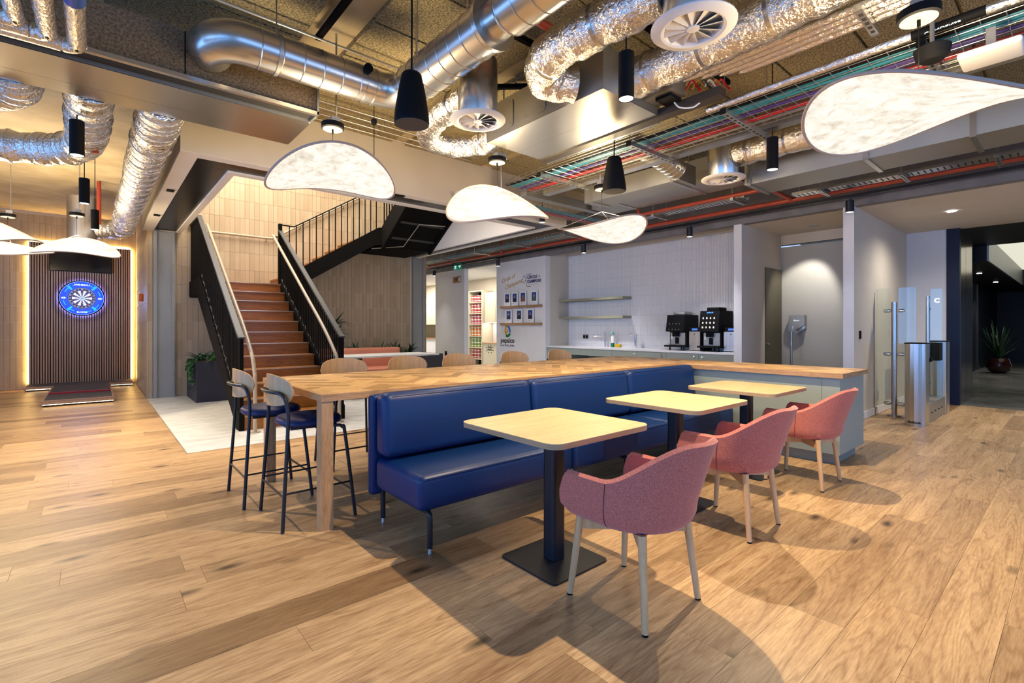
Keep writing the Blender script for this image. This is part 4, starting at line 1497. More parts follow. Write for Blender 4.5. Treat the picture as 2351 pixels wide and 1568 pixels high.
build(MB().box(-0.62, 0.22, 11.80, 11.87, 0.1045, 0.135), 'throw_line', M['red_paint'], t)
for (a, b_, c, d) in ((-0.64, 0.24, 10.80, 10.81), (-1.04, -0.67, 13.64, 13.65), (0.27, 0.63, 13.64, 13.65)):
    build(MB().box(a, b_, c, d, 0.038, 0.0455), 'led_strip', M['glow_warm'], t)
tag(build(MB().rbox(0.650, 0.717, 11.93, 12.02, 1.80, 1.95, 0.006, 2), 'call_point', M['orange']), 'small orange box on the tiled wall end beside the slat panel', 'call point')

# ================================================================ KITCHENETTE
units = [(7.955, 7.31), (7.31, 6.13), (6.13, 5.51), (5.51, 4.90), (4.90, 4.28), (4.28, 3.665)]
ulab = ['sage base cabinet against the photo wall end', 'open-fronted sage sink cabinet under the bent tap', 'sage base cabinet under the chrome boiling tap', 'sage base cabinet with a bar handle left of the coffee machines', 'sage base cabinet under the push-button coffee machine', 'sage base cabinet under the touch-screen coffee machine']
for i, (a, b_) in enumerate(units):
    t = thing('base_cabinet', ((8.2), (a + b_) / 2, 0), ulab[i], 'cabinet', 'sage base cabinets of the kitchenette')
    if i == 1:
        build(MB().box(7.88, 8.53, b_ + 0.004, b_ + 0.022, 0.0, 0.838).box(7.88, 8.53, a - 0.022, a - 0.004, 0.0, 0.838).box(8.50, 8.53, b_ + 0.022, a - 0.022, 0, 0.838), 'cabinet_body', M['sage_dark'], t)
        build(MB().box(7.86, 7.88, b_ + 0.003, a - 0.003, 0.70, 0.838), 'front_rail', M['sage'], t)
    else:
        build(MB().box(7.88, 8.53, b_ + 0.004, a - 0.004, 0.0, 0.838), 'cabinet_body', M['sage_dark'], t)
        d = build(MB().box(7.86, 7.88, b_ + 0.003, a - 0.003, 0.06, 0.835), 'door', M['sage'], t)
        ky = {0: (a + b_) / 2 + 0.02, 2: b_ + 0.08, 3: b_ + 0.09, 4: b_ + 0.08, 5: a - 0.07}[i]
        if i == 3:
            build(MB().box(7.845, 7.859, ky - 0.008, ky + 0.008, 0.62, 0.80), 'handle', M['chrome'], d)
        else:
            build(MB().lathe((7.859, ky, 0.775), [(0.022, 0.0), (0.022, -0.012), (0.012, -0.016)], 14, axis='X'), 'lock', M['chrome'], d)
            build(MB().lathe((7.859, ky, 0.705), [(0.015, 0.0), (0.015, -0.012)], 12, axis='X'), 'knob', M['steel'], d)
tag(build(MB().box(7.835, 8.538, 3.65, 7.952, 0.840, 0.872), 'worktop', M['worktop']), 'white stone worktop of the kitchenette', 'worktop')
for k, zz in enumerate((1.885, 1.485)):
    tag(build(MB().box(8.24, 8.538, 6.14, 7.950, zz, zz + 0.05), 'floating_shelf', M['olive_shelf']), ['upper floating olive shelf on the white tiled wall', 'lower floating olive shelf on the white tiled wall'][k], 'shelf', 'floating shelves on the tiled wall')
t = thing('wall_socket', (8.53, 7.39, 1.04), 'black double socket on the white tiled wall', 'socket')
build(MB().box(8.530, 8.540, 7.31, 7.47, 1.035, 1.125), 'face_plate', M['galv_dull'], t)
for yy in (7.35, 7.43):
    build(MB().box(8.527, 8.5298, yy - 0.026, yy + 0.026, 1.05, 1.11), 'socket_insert', M['black_plastic'], t)
t = thing('sink_tap', (8.40, 6.72, 0.872), 'slim bent steel tap over the sink', 'tap')
build(MB().cyl((8.40, 6.72, 0.872), (8.40, 6.72, 1.20), 0.017, 0.017, 12), 'tap_body', M['steel'], t)
build(MB().tube(bez([(8.39, 6.73, 1.09), (8.30, 6.83, 1.09), (8.24, 6.90, 1.085), (8.22, 6.92, 1.04)], 4), 0.011, 10), 'spout', M['steel'], t)
build(MB().tube([(8.40, 6.72, 1.185), (8.40, 6.79, 1.185)], 0.006, 8), 'lever', M['steel'], t)
t = thing('boiling_tap', (8.40, 5.94, 0.872), 'short chrome boiling water tap on the white worktop', 'tap')
build(MB().cyl((8.40, 5.94, 0.872), (8.40, 5.94, 1.16), 0.022, 0.026, 14), 'tap_body', M['chrome'], t)
build(MB().rbox(8.22, 8.42, 5.915, 5.965, 1.13, 1.165, 0.012), 'spout', M['chrome'], t)
t = thing('spray_bottle', (8.40, 6.52, 0.872), 'clear spray bottle of green liquid beside the bent tap', 'bottle')
build(MB().lathe((8.40, 6.52, 0.872), [(0.038, 0.0), (0.040, 0.01), (0.040, 0.09)], 14), 'liquid', plain('green_liquid', (0.0, 0.16, 0.12), 0.2), t)
build(MB().lathe((8.40, 6.52, 0.962), [(0.040, 0.0), (0.038, 0.12), (0.02, 0.15), (0.014, 0.18)], 14), 'bottle_body', M['white_plastic'], t)
build(MB().rbox(8.36, 8.43, 6.50, 6.54, 1.142, 1.19, 0.008), 'trigger', plain('mint_plastic', (0.15, 0.5, 0.42), 0.4), t)
tag(build(MB().rbox(8.36, 8.44, 6.31, 6.45, 0.873, 0.935, 0.012), 'sponge_pack', plain('yellow_sponge', (0.55, 0.36, 0.01), 0.9)), 'yellow sponge on the worktop beside the spray bottle', 'sponge')


def coffee_machine(ya, yb, ztop, screen, label):
    t = thing('coffee_machine', (8.2, (ya + yb) / 2, 0.872), label, 'coffee machine')
    z0 = 0.872
    for yy in (ya + 0.03, yb - 0.03):
        for xx in (8.05, 8.45):
            build(MB().cyl((xx, yy, z0), (xx, yy, z0 + 0.06), 0.014, 0.014, 8), 'foot', M['black_plastic'], t)
    build(MB().box(8.10, 8.50, ya, yb, z0 + 0.061, ztop - 0.06), 'housing', M['black_plastic'], t)
    build(MB().box(8.09, 8.0995, ya + 0.03, yb - 0.02, z0 + 0.10, z0 + 0.32), 'brew_panel', M['galv_dull'], t)
    build(MB().box(7.95, 8.0995, ya - 0.01, yb + 0.03, z0 + 0.065, z0 + 0.095), 'drip_tray', M['black_plastic'], t)
    build(MB().prism([(8.0995, z0 + 0.335), (7.97, z0 + 0.345), (8.03, ztop - 0.06), (8.0995, ztop - 0.06)], 'Y', ya, yb + 0.01), 'front_hood', M['black_plastic'], t)
    build(MB().box(8.03, 8.0895, (ya + yb) / 2 - 0.03, (ya + yb) / 2 + 0.08, z0 + 0.25, z0 + 0.334), 'spout_block', M['black_plastic'], t)
    build(MB().box(8.078, 8.0895, (ya + yb) / 2 - 0.02, (ya + yb) / 2 + 0.05, z0 + 0.12, z0 + 0.235), 'water_window', plain('dark_window', (0.01, 0.01, 0.015), 0.1), t)
    build(MB().box(8.086, 8.0895, yb - 0.065, yb - 0.028, z0 + 0.20, z0 + 0.26), 'notice_sticker', M['white_gloss'], t)
    build(MB().rbox(8.12, 8.40, ya + 0.06, yb - 0.06, ztop - 0.06, ztop, 0.01, 2), 'bean_hopper', M['galv_dull'] if not screen else M['black_plastic'], t)
    # buttons on the sloping front
    p0, p1 = Vector((7.97, 0, z0 + 0.345)), Vector((8.03, 0, ztop - 0.06))
    ddir = (p1 - p0)
    nrm = Vector((-ddir.z, 0, ddir.x)).normalized()
    cols = [(0.9, 0.9, 0.85), (0.7, 0.5, 0.35), (0.85, 0.75, 0.6)]
    rows = 3 if screen else 2
    for r_ in range(rows):
        for c_ in range(4):
            f = (0.20 + 0.22 * r_) if screen else (0.12 + 0.34 * r_)
            q = p0 + ddir * f + nrm * 0.002
            yc = yb - 0.055 - c_ * 0.066
            h = 0.020 if screen else 0.010
            mt = plain('screen_icon', cols[(r_ + c_) % 3], 0.5, emit=cols[(r_ + c_) % 3], estr=0.9) if screen else M['galv_dull']
            mm = Matrix.Translation((q.x, yc, q.z))
            build(MB().xbox(mm, 0.003, h, h * 1.5), 'menu_icon' if screen else 'button', mt, t)
    if screen:
        q = p0 + ddir * 0.90 + nrm * 0.003
        sb = plain('screen_blue', (0.1, 0.3, 0.8), 0.5, emit=(0.05, 0.25, 1), estr=1.0)
        for k in range(4):
            build(MB().xbox(Matrix.Translation((q.x, (ya + yb) / 2 + 0.045 - k * 0.03, q.z + (0.004 if k % 2 else 0))), 0.003, 0.020, 0.018), 'screen_mark', sb, t)
    return t


coffee_machine(4.63, 4.97, 1.575, False, 'black push-button coffee machine on the white worktop')
coffee_machine(3.985, 4.325, 1.635, True, 'black touch-screen coffee machine beside the white pier')
for (ya, yb, lb) in ((4.375, 4.60, 'small steel milk fridge between the two coffee machines'), (3.70, 3.965, 'small steel milk fridge beside the white pier')):
    t = thing('milk_fridge', (8.3, (ya + yb) / 2, 0.872), lb, 'fridge', 'milk fridges beside the coffee machines')
    build(MB().box(8.12, 8.52, ya, yb, 0.873, 1.29), 'fridge_body', M['black_plastic'], t)
    d = build(MB().box(8.105, 8.1195, ya + 0.01, yb - 0.01, 0.885, 1.215), 'fridge_door', M['steel'], t)
    build(MB().lathe((8.104, (ya + yb) / 2, 1.17), [(0.010, 0.0), (0.010, -0.004)], 10, axis='X'), 'badge', M['black_plastic'], d)
    build(MB().box(8.110, 8.1195, (ya + yb) / 2 - 0.05, (ya + yb) / 2 + 0.05, 1.235, 1.27), 'display', plain('fridge_display', (0.02, 0.05, 0.2), 0.3, emit=(0.1, 0.25, 0.9), estr=0.6), t)

# ---- wall of cards
XF = 7.81
for k, zz in enumerate((1.765, 1.345)):
    tag(build(MB().box(7.745, XF - 0.0005, 8.06, 9.53, zz, zz + 0.055), 'picture_ledge', M['shelf_wood']), ['upper brown picture ledge on the white photo wall', 'lower brown picture ledge on the white photo wall'][k], 'shelf', 'picture ledges on the photo wall')
blue_bg = plain('portrait_blue', (0.01, 0.06, 0.26), 0.6)
skin = plain('portrait_skin', (0.40, 0.20, 0.13), 0.7)
cards = [(9.41, 9.147, 0), (9.12, 8.87, 0), (8.82, 8.56, 0), (8.43, 8.18, 0), (9.34, 9.105, 1), (8.94, 8.72, 1), (8.54, 8.33, 1)]
suits = [(0.02, 0.01, 0.01), (0.01, 0.01, 0.02), (0.30, 0.10, 0.02), (0.05, 0.12, 0.07), (0.02, 0.03, 0.06), (0.01, 0.01, 0.01), (0.012, 0.012, 0.012)]
clab = ['photo card of a long-haired person in dark clothes, first on the upper ledge', 'photo card of a person in a dark suit on the upper ledge', 'photo card of a person in a brown jacket on the upper ledge', 'photo card of a person in a green jacket on the upper ledge', 'photo card of a person in a navy suit on the lower ledge', 'photo card of a long-haired person in black on the lower ledge', 'photo card of a person in a black top, last on the lower ledge']
for i, (ya, yb, rw) in enumerate(cards):
    zb_ = (1.8205 if rw == 0 else 1.4005)
    yc = (ya + yb) / 2
    w = 0.122
    t = thing('photo_card', (7.77, yc, zb_), clab[i], 'photo card', 'photo cards on the picture ledges')
    build(MB().box(7.772, 7.779, yc - w, yc + w, zb_, zb_ + 0.335), 'card', M['white_gloss'], t)
    build(MB().box(7.7705, 7.7718, yc - w * 0.62, yc + w * 0.62, zb_ + 0.09, zb_ + 0.295), 'portrait', blue_bg, t)
    su = plain('portrait_clothes', suits[i], 0.7)
    build(MB().prism([(yc - 0.062, zb_ + 0.092), (yc + 0.062, zb_ + 0.092), (yc + 0.056, zb_ + 0.155), (yc + 0.022, zb_ + 0.182), (yc - 0.022, zb_ + 0.182), (yc - 0.056, zb_ + 0.155)], 'X', 7.7695, 7.7704), 'portrait_torso', su, t)
    hair = i in (0, 5)
    if hair:
        build(MB().prism([(yc + 0.036 * math.cos(a) * 1.1, zb_ + 0.205 + 0.055 * math.sin(a)) for a in [2 * PI * k / 12 for k in range(12)]], 'X', 7.7690, 7.7695), 'portrait_hair', bw_b, t)
    build(MB().prism([(yc + 0.026 * math.cos(a), zb_ + 0.212 + 0.036 * math.sin(a)) for a in [2 * PI * k / 12 for k in range(12)]], 'X', 7.7685, 7.769), 'portrait_head', skin, t)
    build(MB().box(7.7710, 7.7718, yc + w * 0.1, yc + w * 0.6, zb_ + 0.055, zb_ + 0.062), 'caption', M['black_text'], t)
LX, UZ = (0, -1, 0), (0, 0, 1)
t = thing('script_lettering', (XF, 9.2, 2.35), 'gold script lettering reading Circle of Champions on the photo wall', 'sign')
u1 = Vector((0, -1, 0.22)).normalized()
v1 = Vector((0, 0.22, 1)).normalized()
text('Circle of', 0.155, M['gold_text'], 'lettering', (XF - 0.002, 9.30, 2.50), u1, v1, t, shear=0.45, sx=0.95)
text('Champions', 0.155, M['gold_text'], 'lettering', (XF - 0.002, 9.10, 2.35), u1, v1, t, shear=0.45, sx=0.95)
t = thing('circle_logo', (XF, 8.43, 2.28), 'navy Circle of Champions logo on the photo wall', 'sign')
text('CIRCLE', 0.105, M['navy_text'], 'lettering', (XF - 0.002, 8.58, 2.475), LX, UZ, t, align='LEFT', bold=0.003)
text('OF', 0.05, M['navy_text'], 'lettering', (XF - 0.002, 8.20, 2.475), LX, UZ, t, align='LEFT')
text('CHAMPIONS', 0.105, M['navy_text'], 'lettering', (XF - 0.002, 8.58, 2.375), LX, UZ, t, align='LEFT', sx=0.80, bold=0.003)
build(MB().box(XF - 0.003, XF, 8.595, 8.602, 2.26, 2.56), 'logo_rule', M['black_text'], t)
build(MB().box(XF - 0.003, XF, 8.42, 8.58, 2.545, 2.556), 'logo_rule', M['black_text'], t)
build(MB().box(XF - 0.003, XF, 8.20, 8.58, 2.300, 2.304), 'logo_rule', M['black_text'], t)
build(MB().box(XF - 0.003, XF, 8.46, 8.58, 2.255, 2.268), 'logo_rule', M['black_text'], t)
for k in range(9):
    a = 2 * PI * k / 9
    build(MB().prism([(8.69 + 0.05 * math.cos(a) + 0.012 * math.cos(b_), 2.44 + 0.085 * math.sin(a) + 0.014 * math.sin(b_)) for b_ in [2 * PI * j / 8 for j in range(8)]], 'X', XF - 0.003, XF), 'logo_dot', M['gold_text'] if k in (6, 7) else M['navy_text'], t)
t = thing('company_logo', (XF, 9.30, 0.85), 'black lower-case company logo with a coloured emblem on the photo wall', 'sign')
text('pepsico', 0.175, M['black_text'], 'lettering', (XF - 0.002, 9.31, 0.965), LX, UZ, t, bold=0.0035)
text('Food. Drinks. Smiles.', 0.075, M['navy_text'], 'lettering', (XF - 0.002, 9.31, 0.845), LX, UZ, t, sx=0.85)


def arc_piece(cy_, cz_, r0, r1, a0, a1, mat, nm='emblem_petal'):
    n_ = 8
    pts = [(cy_ - r1 * math.cos(math.radians(a0 + (a1 - a0) * k / n_)), cz_ + r1 * 1.15 * math.sin(math.radians(a0 + (a1 - a0) * k / n_))) for k in range(n_ + 1)]
    pts += [(cy_ - r0 * math.cos(math.radians(a1 - (a1 - a0) * k / n_)), cz_ + r0 * 1.15 * math.sin(math.radians(a1 - (a1 - a0) * k / n_))) for k in range(n_ + 1)]
    return build(MB().prism(pts, 'X', XF - 0.003, XF), nm, mat, t)


ec, ez = 9.31, 1.21
yel = plain('emblem_yellow', (0.65, 0.33, 0.0), 0.5)
arc_piece(ec, ez, 0.055, 0.115, 125, 175, yel)
arc_piece(ec, ez, 0.075, 0.135, 85, 122, yel)
arc_piece(ec, ez, 0.05, 0.11, 178, 235, yel)
arc_piece(ec, ez, 0.06, 0.12, -25, 75, plain('emblem_blue', (0.02, 0.16, 0.62), 0.5))
arc_piece(ec, ez, 0.085, 0.145, 240, 330, plain('emblem_green', (0.0, 0.20, 0.05), 0.5))
text('p', 0.14, yel, 'emblem_letter', (XF - 0.002, ec, ez + 0.01), LX, UZ, t, bold=0.006)
# pier: tan sign and socket; hanging exit sign
t = thing('tan_wall_sign', (7.8, 11.55, 2.55), 'small tan projecting sign on the white pier', 'sign')
build(MB().box(7.79, 7.808, 11.36, 11.72, 2.56, 2.73), 'sign_panel', M['tan_sign'], t)
for k in range(3):
    yk = 11.60 - k * 0.05
    build(MB().prism([(yk + 0.016 * math.cos(b_), 2.695 + 0.014 * math.sin(b_)) for b_ in [2 * PI * j / 8 for j in range(8)]], 'X', 7.788, 7.7899), 'pictogram', M['black_text'], t)
    build(MB().prism([(yk - 0.02, 2.672), (yk + 0.02, 2.672), (yk + 0.008, 2.600), (yk - 0.008, 2.600)], 'X', 7.788, 7.7899), 'pictogram', M['black_text'], t)
build(MB().box(7.786, 7.7895, 11.36, 11.42, 2.59, 2.70), 'sign_tab', M['white_gloss'], t)
tag(build(MB().rbox(7.80, 7.809, 12.05, 12.17, 0.46, 0.60, 0.004, 2), 'pier_socket', M['black_plastic']), 'square black socket low on the white pier', 'socket')
t = thing('exit_sign', (7.55, 11.2, 2.9), 'green running man exit sign with arrow hanging near the pier', 'sign')
build(MB().box(7.60, 7.615, 11.02, 11.42, 2.885, 3.06), 'sign_panel', M['green_sign'], t)
build(MB().box(7.59, 7.63, 11.0, 11.44, 3.061, 3.12), 'sign_housing', M['black_plastic'], t)
arw = [(11.17, 2.965), (11.17, 2.985), (11.09, 2.985), (11.12, 3.02), (11.095, 3.02), (11.045, 2.975), (11.095, 2.93), (11.12, 2.93), (11.09, 2.965)]
build(MB().prism(arw, 'X', 7.597, 7.5995), 'arrow', M['sign_white'], t)
man = [(11.36, 2.91), (11.33, 2.95), (11.34, 2.99), (11.37, 2.98), (11.375, 2.99), (11.33, 3.02), (11.29, 3.01), (11.25, 2.97), (11.26, 2.96), (11.30, 2.98), (11.29, 2.95), (11.26, 2.91), (11.28, 2.90), (11.315, 2.94), (11.335, 2.905)]
build(MB().prism(man, 'X', 7.597, 7.5995), 'running_figure', M['sign_white'], t)
build(MB().prism([(11.275 + 0.014 * math.cos(a), 3.035 + 0.014 * math.sin(a)) for a in [2 * PI * k / 10 for k in range(10)]], 'X', 7.597, 7.5995), 'running_figure', M['sign_white'], t)

# ---- pantry beyond the pier: cup shelves and cream cabinets
t = thing('cup_shelf_unit', (9.7, 12.97, 0), 'tall olive shelf unit full of coloured cups beyond the pier', 'shelf unit')
ya, yb = 12.60, 13.36
build(MB().box(9.50, 9.945, ya, ya + 0.03, 0, 2.50).box(9.50, 9.945, yb - 0.03, yb, 0, 2.50).box(9.50, 9.945, ya + 0.03, yb - 0.03, 2.47, 2.50), 'frame', M['cream_cab'], t)
build(MB().box(9.90, 9.945, ya + 0.03, yb - 0.03, 0, 2.47), 'back_board', M['felt'], t)
SZ = (2.10, 1.735, 1.365, 0.99, 0.62, 0.25)
for zz in SZ:
    build(MB().box(9.505, 9.90, ya + 0.03, yb - 0.03, zz, zz + 0.03), 'shelf', M['cream_cab'], t)
cupc = [(0.42, 0.02, 0.02), (0.45, 0.035, 0.02), (0.50, 0.05, 0.10), (0.72, 0.20, 0.01), (0.20, 0.36, 0.03), (0.50, 0.05, 0.03)]
cname = ['red', 'bright red', 'pink', 'orange', 'green', 'dark red']
for s_i, zz in enumerate(SZ):
    cm = plain('cup_print', cupc[s_i], 0.45)
    protos = {}
    nst = 2 if s_i == 0 else 3
    for c_ in range(4):
        for k in range(nst):
            yc = ya + 0.115 + c_ * 0.175
            zc = zz + 0.0305 + k * 0.108
            if not protos:
                r_ = thing('food_cup', (9.60, yc, zc), '%s printed cup on %s of the pantry unit' % (cname[s_i], ['the top shelf', 'the second shelf', 'the third shelf', 'the fourth shelf', 'the fifth shelf', 'the lowest shelf'][s_i]), 'cup', 'cups on the pantry shelves')
                bd = build(MB().lathe((9.60, yc, zc), [(0.050, 0.0), (0.056, 0.10)], 10), 'cup_body', cm, r_)
                build(MB().lathe((9.60, yc, zc), [(0.0545, 0.030), (0.0562, 0.062)], 10, caps=False), 'cup_band', M['white_gloss'], bd)
                build(MB().lathe((9.60, yc, zc + 0.1001), [(0.060, 0.0), (0.060, 0.007)], 10), 'cup_lid', M['white_gloss'], r_)
                protos[0] = r_
            else:
                dup(protos[0], (9.60, yc, zc))
t = thing('pantry_cabinet', (9.7, 12.2, 0), 'cream pantry cabinet with a bright tiled splashback', 'cabinet')
build(MB().box(9.52, 9.945, 10.8, 12.585, 0.0, 0.78), 'base_unit', M['cream_cab'], t)
build(MB().box(9.49, 9.945, 10.8, 12.585, 0.781, 0.81), 'counter_top', M['shelf_wood'], t)
build(MB().box(9.93, 9.945, 10.8, 12.585, 0.811, 1.45), 'splashback', M['white_tile'], t)
for (a, b_) in ((10.9, 11.45), (11.46, 12.02), (12.03, 12.58)):
    build(MB().box(9.60, 9.944, a, b_, 1.451, 2.42), 'wall_unit', M['cream_cab'], t)
    build(MB().box(9.585, 9.5995, a + 0.004, b_ - 0.004, 1.455, 2.415), 'door', M['cream_cab'], t)
build(MB().box(9.65, 9.75, 10.9, 12.55, 1.441, 1.4505), 'under_light', M['glow_white'], t)
text('FOOD', 0.075, M['black_text'], 'lettering', (9.519, 12.22, 0.66), LX, UZ, t, bold=0.004)
text('WASTE', 0.075, M['black_text'], 'lettering', (9.519, 12.22, 0.585), LX, UZ, t, bold=0.004)
for k in range(8):
    a = 2 * PI * k / 8 + 0.3
    build(MB().prism([(12.22 + 0.18 * math.cos(a) + 0.035 * math.cos(b_), 0.61 + 0.13 * math.sin(a) + 0.016 * math.sin(b_ * 1.0)) for b_ in [2 * PI * j / 7 for j in range(7)]], 'X', 9.518, 9.5195), 'printed_doodle', M['black_text'], t)
t = thing('tea_point', (9.7, 15.6, 0), 'pale cabinets with a brown niche glimpsed past the tiled wall end', 'cabinet')
build(MB().box(9.52, 9.945, 14.4, 17.5, 0.0, 0.86), 'base_unit', M['white_gloss'], t)
build(MB().box(9.49, 9.945, 14.4, 17.5, 0.861, 0.90), 'counter_top', M['shelf_wood'], t)
build(MB().box(9.93, 9.945, 14.4, 17.5, 0.901, 1.40), 'splashback', M['olive_shelf'], t)
build(MB().box(9.60, 9.945, 14.4, 17.5, 1.401, 2.40), 'wall_unit', M['cream_cab'], t)

# ================================================================ CORRIDOR, GATE, LOBBY
t = thing('hand_dryer', (9.3, 3.23, 1.2), 'grey V-shaped hand dryer on the corridor wall', 'hand dryer')
build(MB().prism([(3.105, 1.50), (3.355, 1.50), (3.355, 1.33), (3.23, 1.245), (3.105, 1.33)], 'X', 9.255, 9.3595), 'dryer_body', M['galv_dull'], t)
build(MB().prism([(3.355, 1.325), (3.355, 1.27), (3.23, 1.175), (3.105, 1.27), (3.105, 1.325), (3.23, 1.24)], 'X', 9.275, 9.3595), 'air_blade', M['steel'], t)
text('dyson', 0.04, M['sign_white'], 'lettering', (9.253, 3.23, 1.41), LX, UZ, t)
t = thing('barrier_post', (9.0, 3.22, 0), 'slim steel post with a clamp in the corridor', 'post')
build(MB().cyl((9.0, 3.22, 0.0), (9.0, 3.22, 1.24), 0.018, 0.018, 12), 'tube', M['steel'], t)
build(MB().lathe((9.0, 3.22, 0.0), [(0.055, 0.0), (0.055, 0.012)], 14), 'base', M['steel'], t)
build(MB().box(8.97, 9.03, 3.20, 3.27, 1.22, 1.32), 'clamp', M['chrome'], t)
build(MB().cyl((9.0, 3.22, 1.0), (9.0, 3.22, 1.03), 0.027, 0.027, 12), 'collar', M['steel'], t)
tag(build(MB().rbox(8.03, 8.09, 1.995, 2.009, 1.13, 1.24, 0.004, 2), 'door_release', M['black_plastic']), 'black door release button on the wall by the glass barrier', 'switch')

t = thing('glass_barrier', (8.83, 1.78, 0), 'steel post holding two clear glass panels beside the turnstile', 'barrier')
build(MB().cyl((8.83, 1.78, 0.0), (8.83, 1.78, 1.655), 0.034, 0.034, 20), 'post', M['steel'], t)
build(MB().lathe((8.83, 1.78, 0.0), [(0.085, 0.0), (0.085, 0.018), (0.034, 0.02)], 24), 'base_flange', M['steel'], t)
g1 = build(MB().prism(round_rect(1.830, 1.985, 0.12, 1.86, 0.03), 'X', 8.824, 8.836), 'glass_panel', M['glass'], t)
g2 = build(MB().prism(round_rect(1.530, 1.735, 0.12, 1.86, 0.03), 'X', 8.824, 8.836), 'glass_panel', M['glass'], t)
for zz in (0.18, 0.90, 1.53):
    for s in (-1, 1):
        build(MB().rbox(8.80, 8.86, min(1.78 + s * 0.034, 1.78 + s * 0.125), max(1.78 + s * 0.034, 1.78 + s * 0.125), zz - 0.025, zz + 0.025, 0.02, 3), 'clamp', M['chrome'], t)
t = thing('turnstile', (9.0, 1.42, 0), 'brushed steel turnstile with a glass wing at the lobby entrance', 'turnstile')


def capsule(x0, x1, y0, y1, round_low=True, round_high=True, n_=8):
    r_ = (y1 - y0) / 2
    k_ = 0.55
    out = []
    for k in range(n_ + 1):
        a = math.radians(-90 + 180 * k / n_)
        out.append((x1 - r_ * k_ + r_ * k_ * math.cos(a), (y0 + y1) / 2 + r_ * math.sin(a)) if round_high else (x1, (y0 + y1) / 2 + r_ * (-1 if k < n_ / 2 else 1)))
    for k in range(n_ + 1):
        a = math.radians(90 + 180 * k / n_)
        out.append((x0 + r_ * k_ + r_ * k_ * math.cos(a), (y0 + y1) / 2 + r_ * math.sin(a)))
    return out


for (a, b_) in ((8.10, 8.42), (9.62, 9.94)):
    pd = build(MB().prism(capsule(a, b_, 1.315, 1.535), 'Z', 0.0, 1.07), 'pedestal', M['steel'], t)
    build(MB().prism(capsule(a - 0.005, b_ + 0.005, 1.31, 1.54), 'Z', 1.0705, 1.085), 'lid', M['black_plastic'], t)
build(MB().box(8.40, 9.64, 1.335, 1.515, 0.0, 0.26), 'base_box', M['galv_dull'], t)
for k in range(4):
    build(MB().box(8.62 + k * 0.24, 8.72 + k * 0.24, 1.3335, 1.3349, 0.12, 0.135), 'vent_slot', M['black_plastic'], t)
build(MB().box(9.35, 9.62, 1.36, 1.49, 0.80, 1.06), 'reader_head', M['black_plastic'], t)
build(MB().cyl((8.95, 1.425, 0.261), (8.95, 1.425, 1.73), 0.024, 0.024, 16), 'wing_post', M['steel'], t)
build(MB().prism(round_rect(1.265, 1.398, 0.30, 1.83, 0.02), 'X', 8.944, 8.956), 'glass_wing', M['glass'], t)
for zz in (0.5, 0.95, 1.55):
    build(MB().rbox(8.95, 9.02, 1.40, 1.45, zz - 0.02, zz + 0.02, 0.01, 2), 'clamp', M['chrome'], t)
build(MB().rbox(8.92, 9.06, 1.385, 1.465, 0.80, 0.86, 0.01, 2), 'lock_block', M['black_plastic'], t)
text('fastlane', 0.045, M['black_text'], 'lettering', (8.097, 1.425, 0.05), LX, UZ, t, bold=0.001)
glow_c = plain('glowing_mark', (1, 0.9, 0.8), 0.5, emit=(1, 0.85, 0.7), estr=1.3)
text('C', 0.085, glow_c, 'glowing_mark', (8.942, 1.325, 1.66), LX, UZ, t, bold=0.003)

t = thing('lobby_palm', (19.5, 1.55, 0), 'potted palm in a dark glossy urn in the lift lobby', 'potted plant')
build(MB().lathe((19.5, 1.55, 0), [(0.13, 0.0), (0.24, 0.08), (0.28, 0.22), (0.24, 0.36), (0.22, 0.42), (0.20, 0.42)], 20), 'urn', plain('dark_glaze', (0.05, 0.012, 0.012), 0.15), t)
for k in range(60):
    one_leaf(t, M['leaf_dark'], (19.5 + rp.uniform(-0.06, 0.06), 1.55 + rp.uniform(-0.06, 0.06), 0.42), rp.uniform(0, 2 * PI), rp.uniform(0.2, 0.5), 0.045, rp.uniform(0.35, 1.15), rp.uniform(0.0, 0.35))
tag(build(MB().box(14.2, 14.23, 2.05, 2.09, 1.55, 1.85), 'wall_light', M['glow_warm']), 'small glowing wall light in the lift lobby', 'lamp')
for k, (xx, yy) in enumerate(((16.5, 1.65), (20.0, 1.65))):
    tag(build(MB().lathe((xx, yy, 2.612), [(0.05, 0.0), (0.05, 0.0075)], 14), 'lobby_downlight', M['glow_white']), 'small recessed downlight in the dark lift lobby soffit', 'lamp', 'lift lobby downlights')
    spot_light('lobby_spot', (xx, yy, 2.58), 60, NEUT, 90)
spot_light('lobby_spot', (12.6, 0.6, 2.85), 30, NEUT, 110)
# lobby ceiling fittings in the pale ceiling
tag(build(MB().lathe((9.18, 1.20, 2.918), [(0.050, 0.0), (0.055, 0.012)], 20), 'recessed_downlight', M['glow_white']), 'bright recessed downlight in the pale ceiling by the turnstile', 'lamp')
spot_light('downlight', (9.18, 1.20, 2.90), 120, NEUT, 155, 1.0, 0.06)
for yq in (-0.7, -2.4):  # two downlights added out of view to brighten the lobby side
    tag(build(MB().lathe((9.18, yq, 2.918), [(0.050, 0.0), (0.055, 0.012)], 20), 'recessed_downlight', M['glow_white']), 'unseen downlight added in the pale ceiling on the lobby side', 'lamp', 'added lobby downlights')
    spot_light('downlight', (9.18, yq, 2.90), 170, NEUT, 130, 0.6, 0.05)
tag(build(MB().lathe((8.79, 2.80, 2.922), [(0.085, 0.0), (0.085, 0.008)], 24), 'ceiling_speaker', M['grey_wall']), 'round flush speaker grille in the corridor ceiling', 'speaker')
spot_light('corridor_spot', (8.79, 2.80, 2.90), 90, NEUT, 62, 0.5, 0.04, (0.57, 0.45, -1.45))
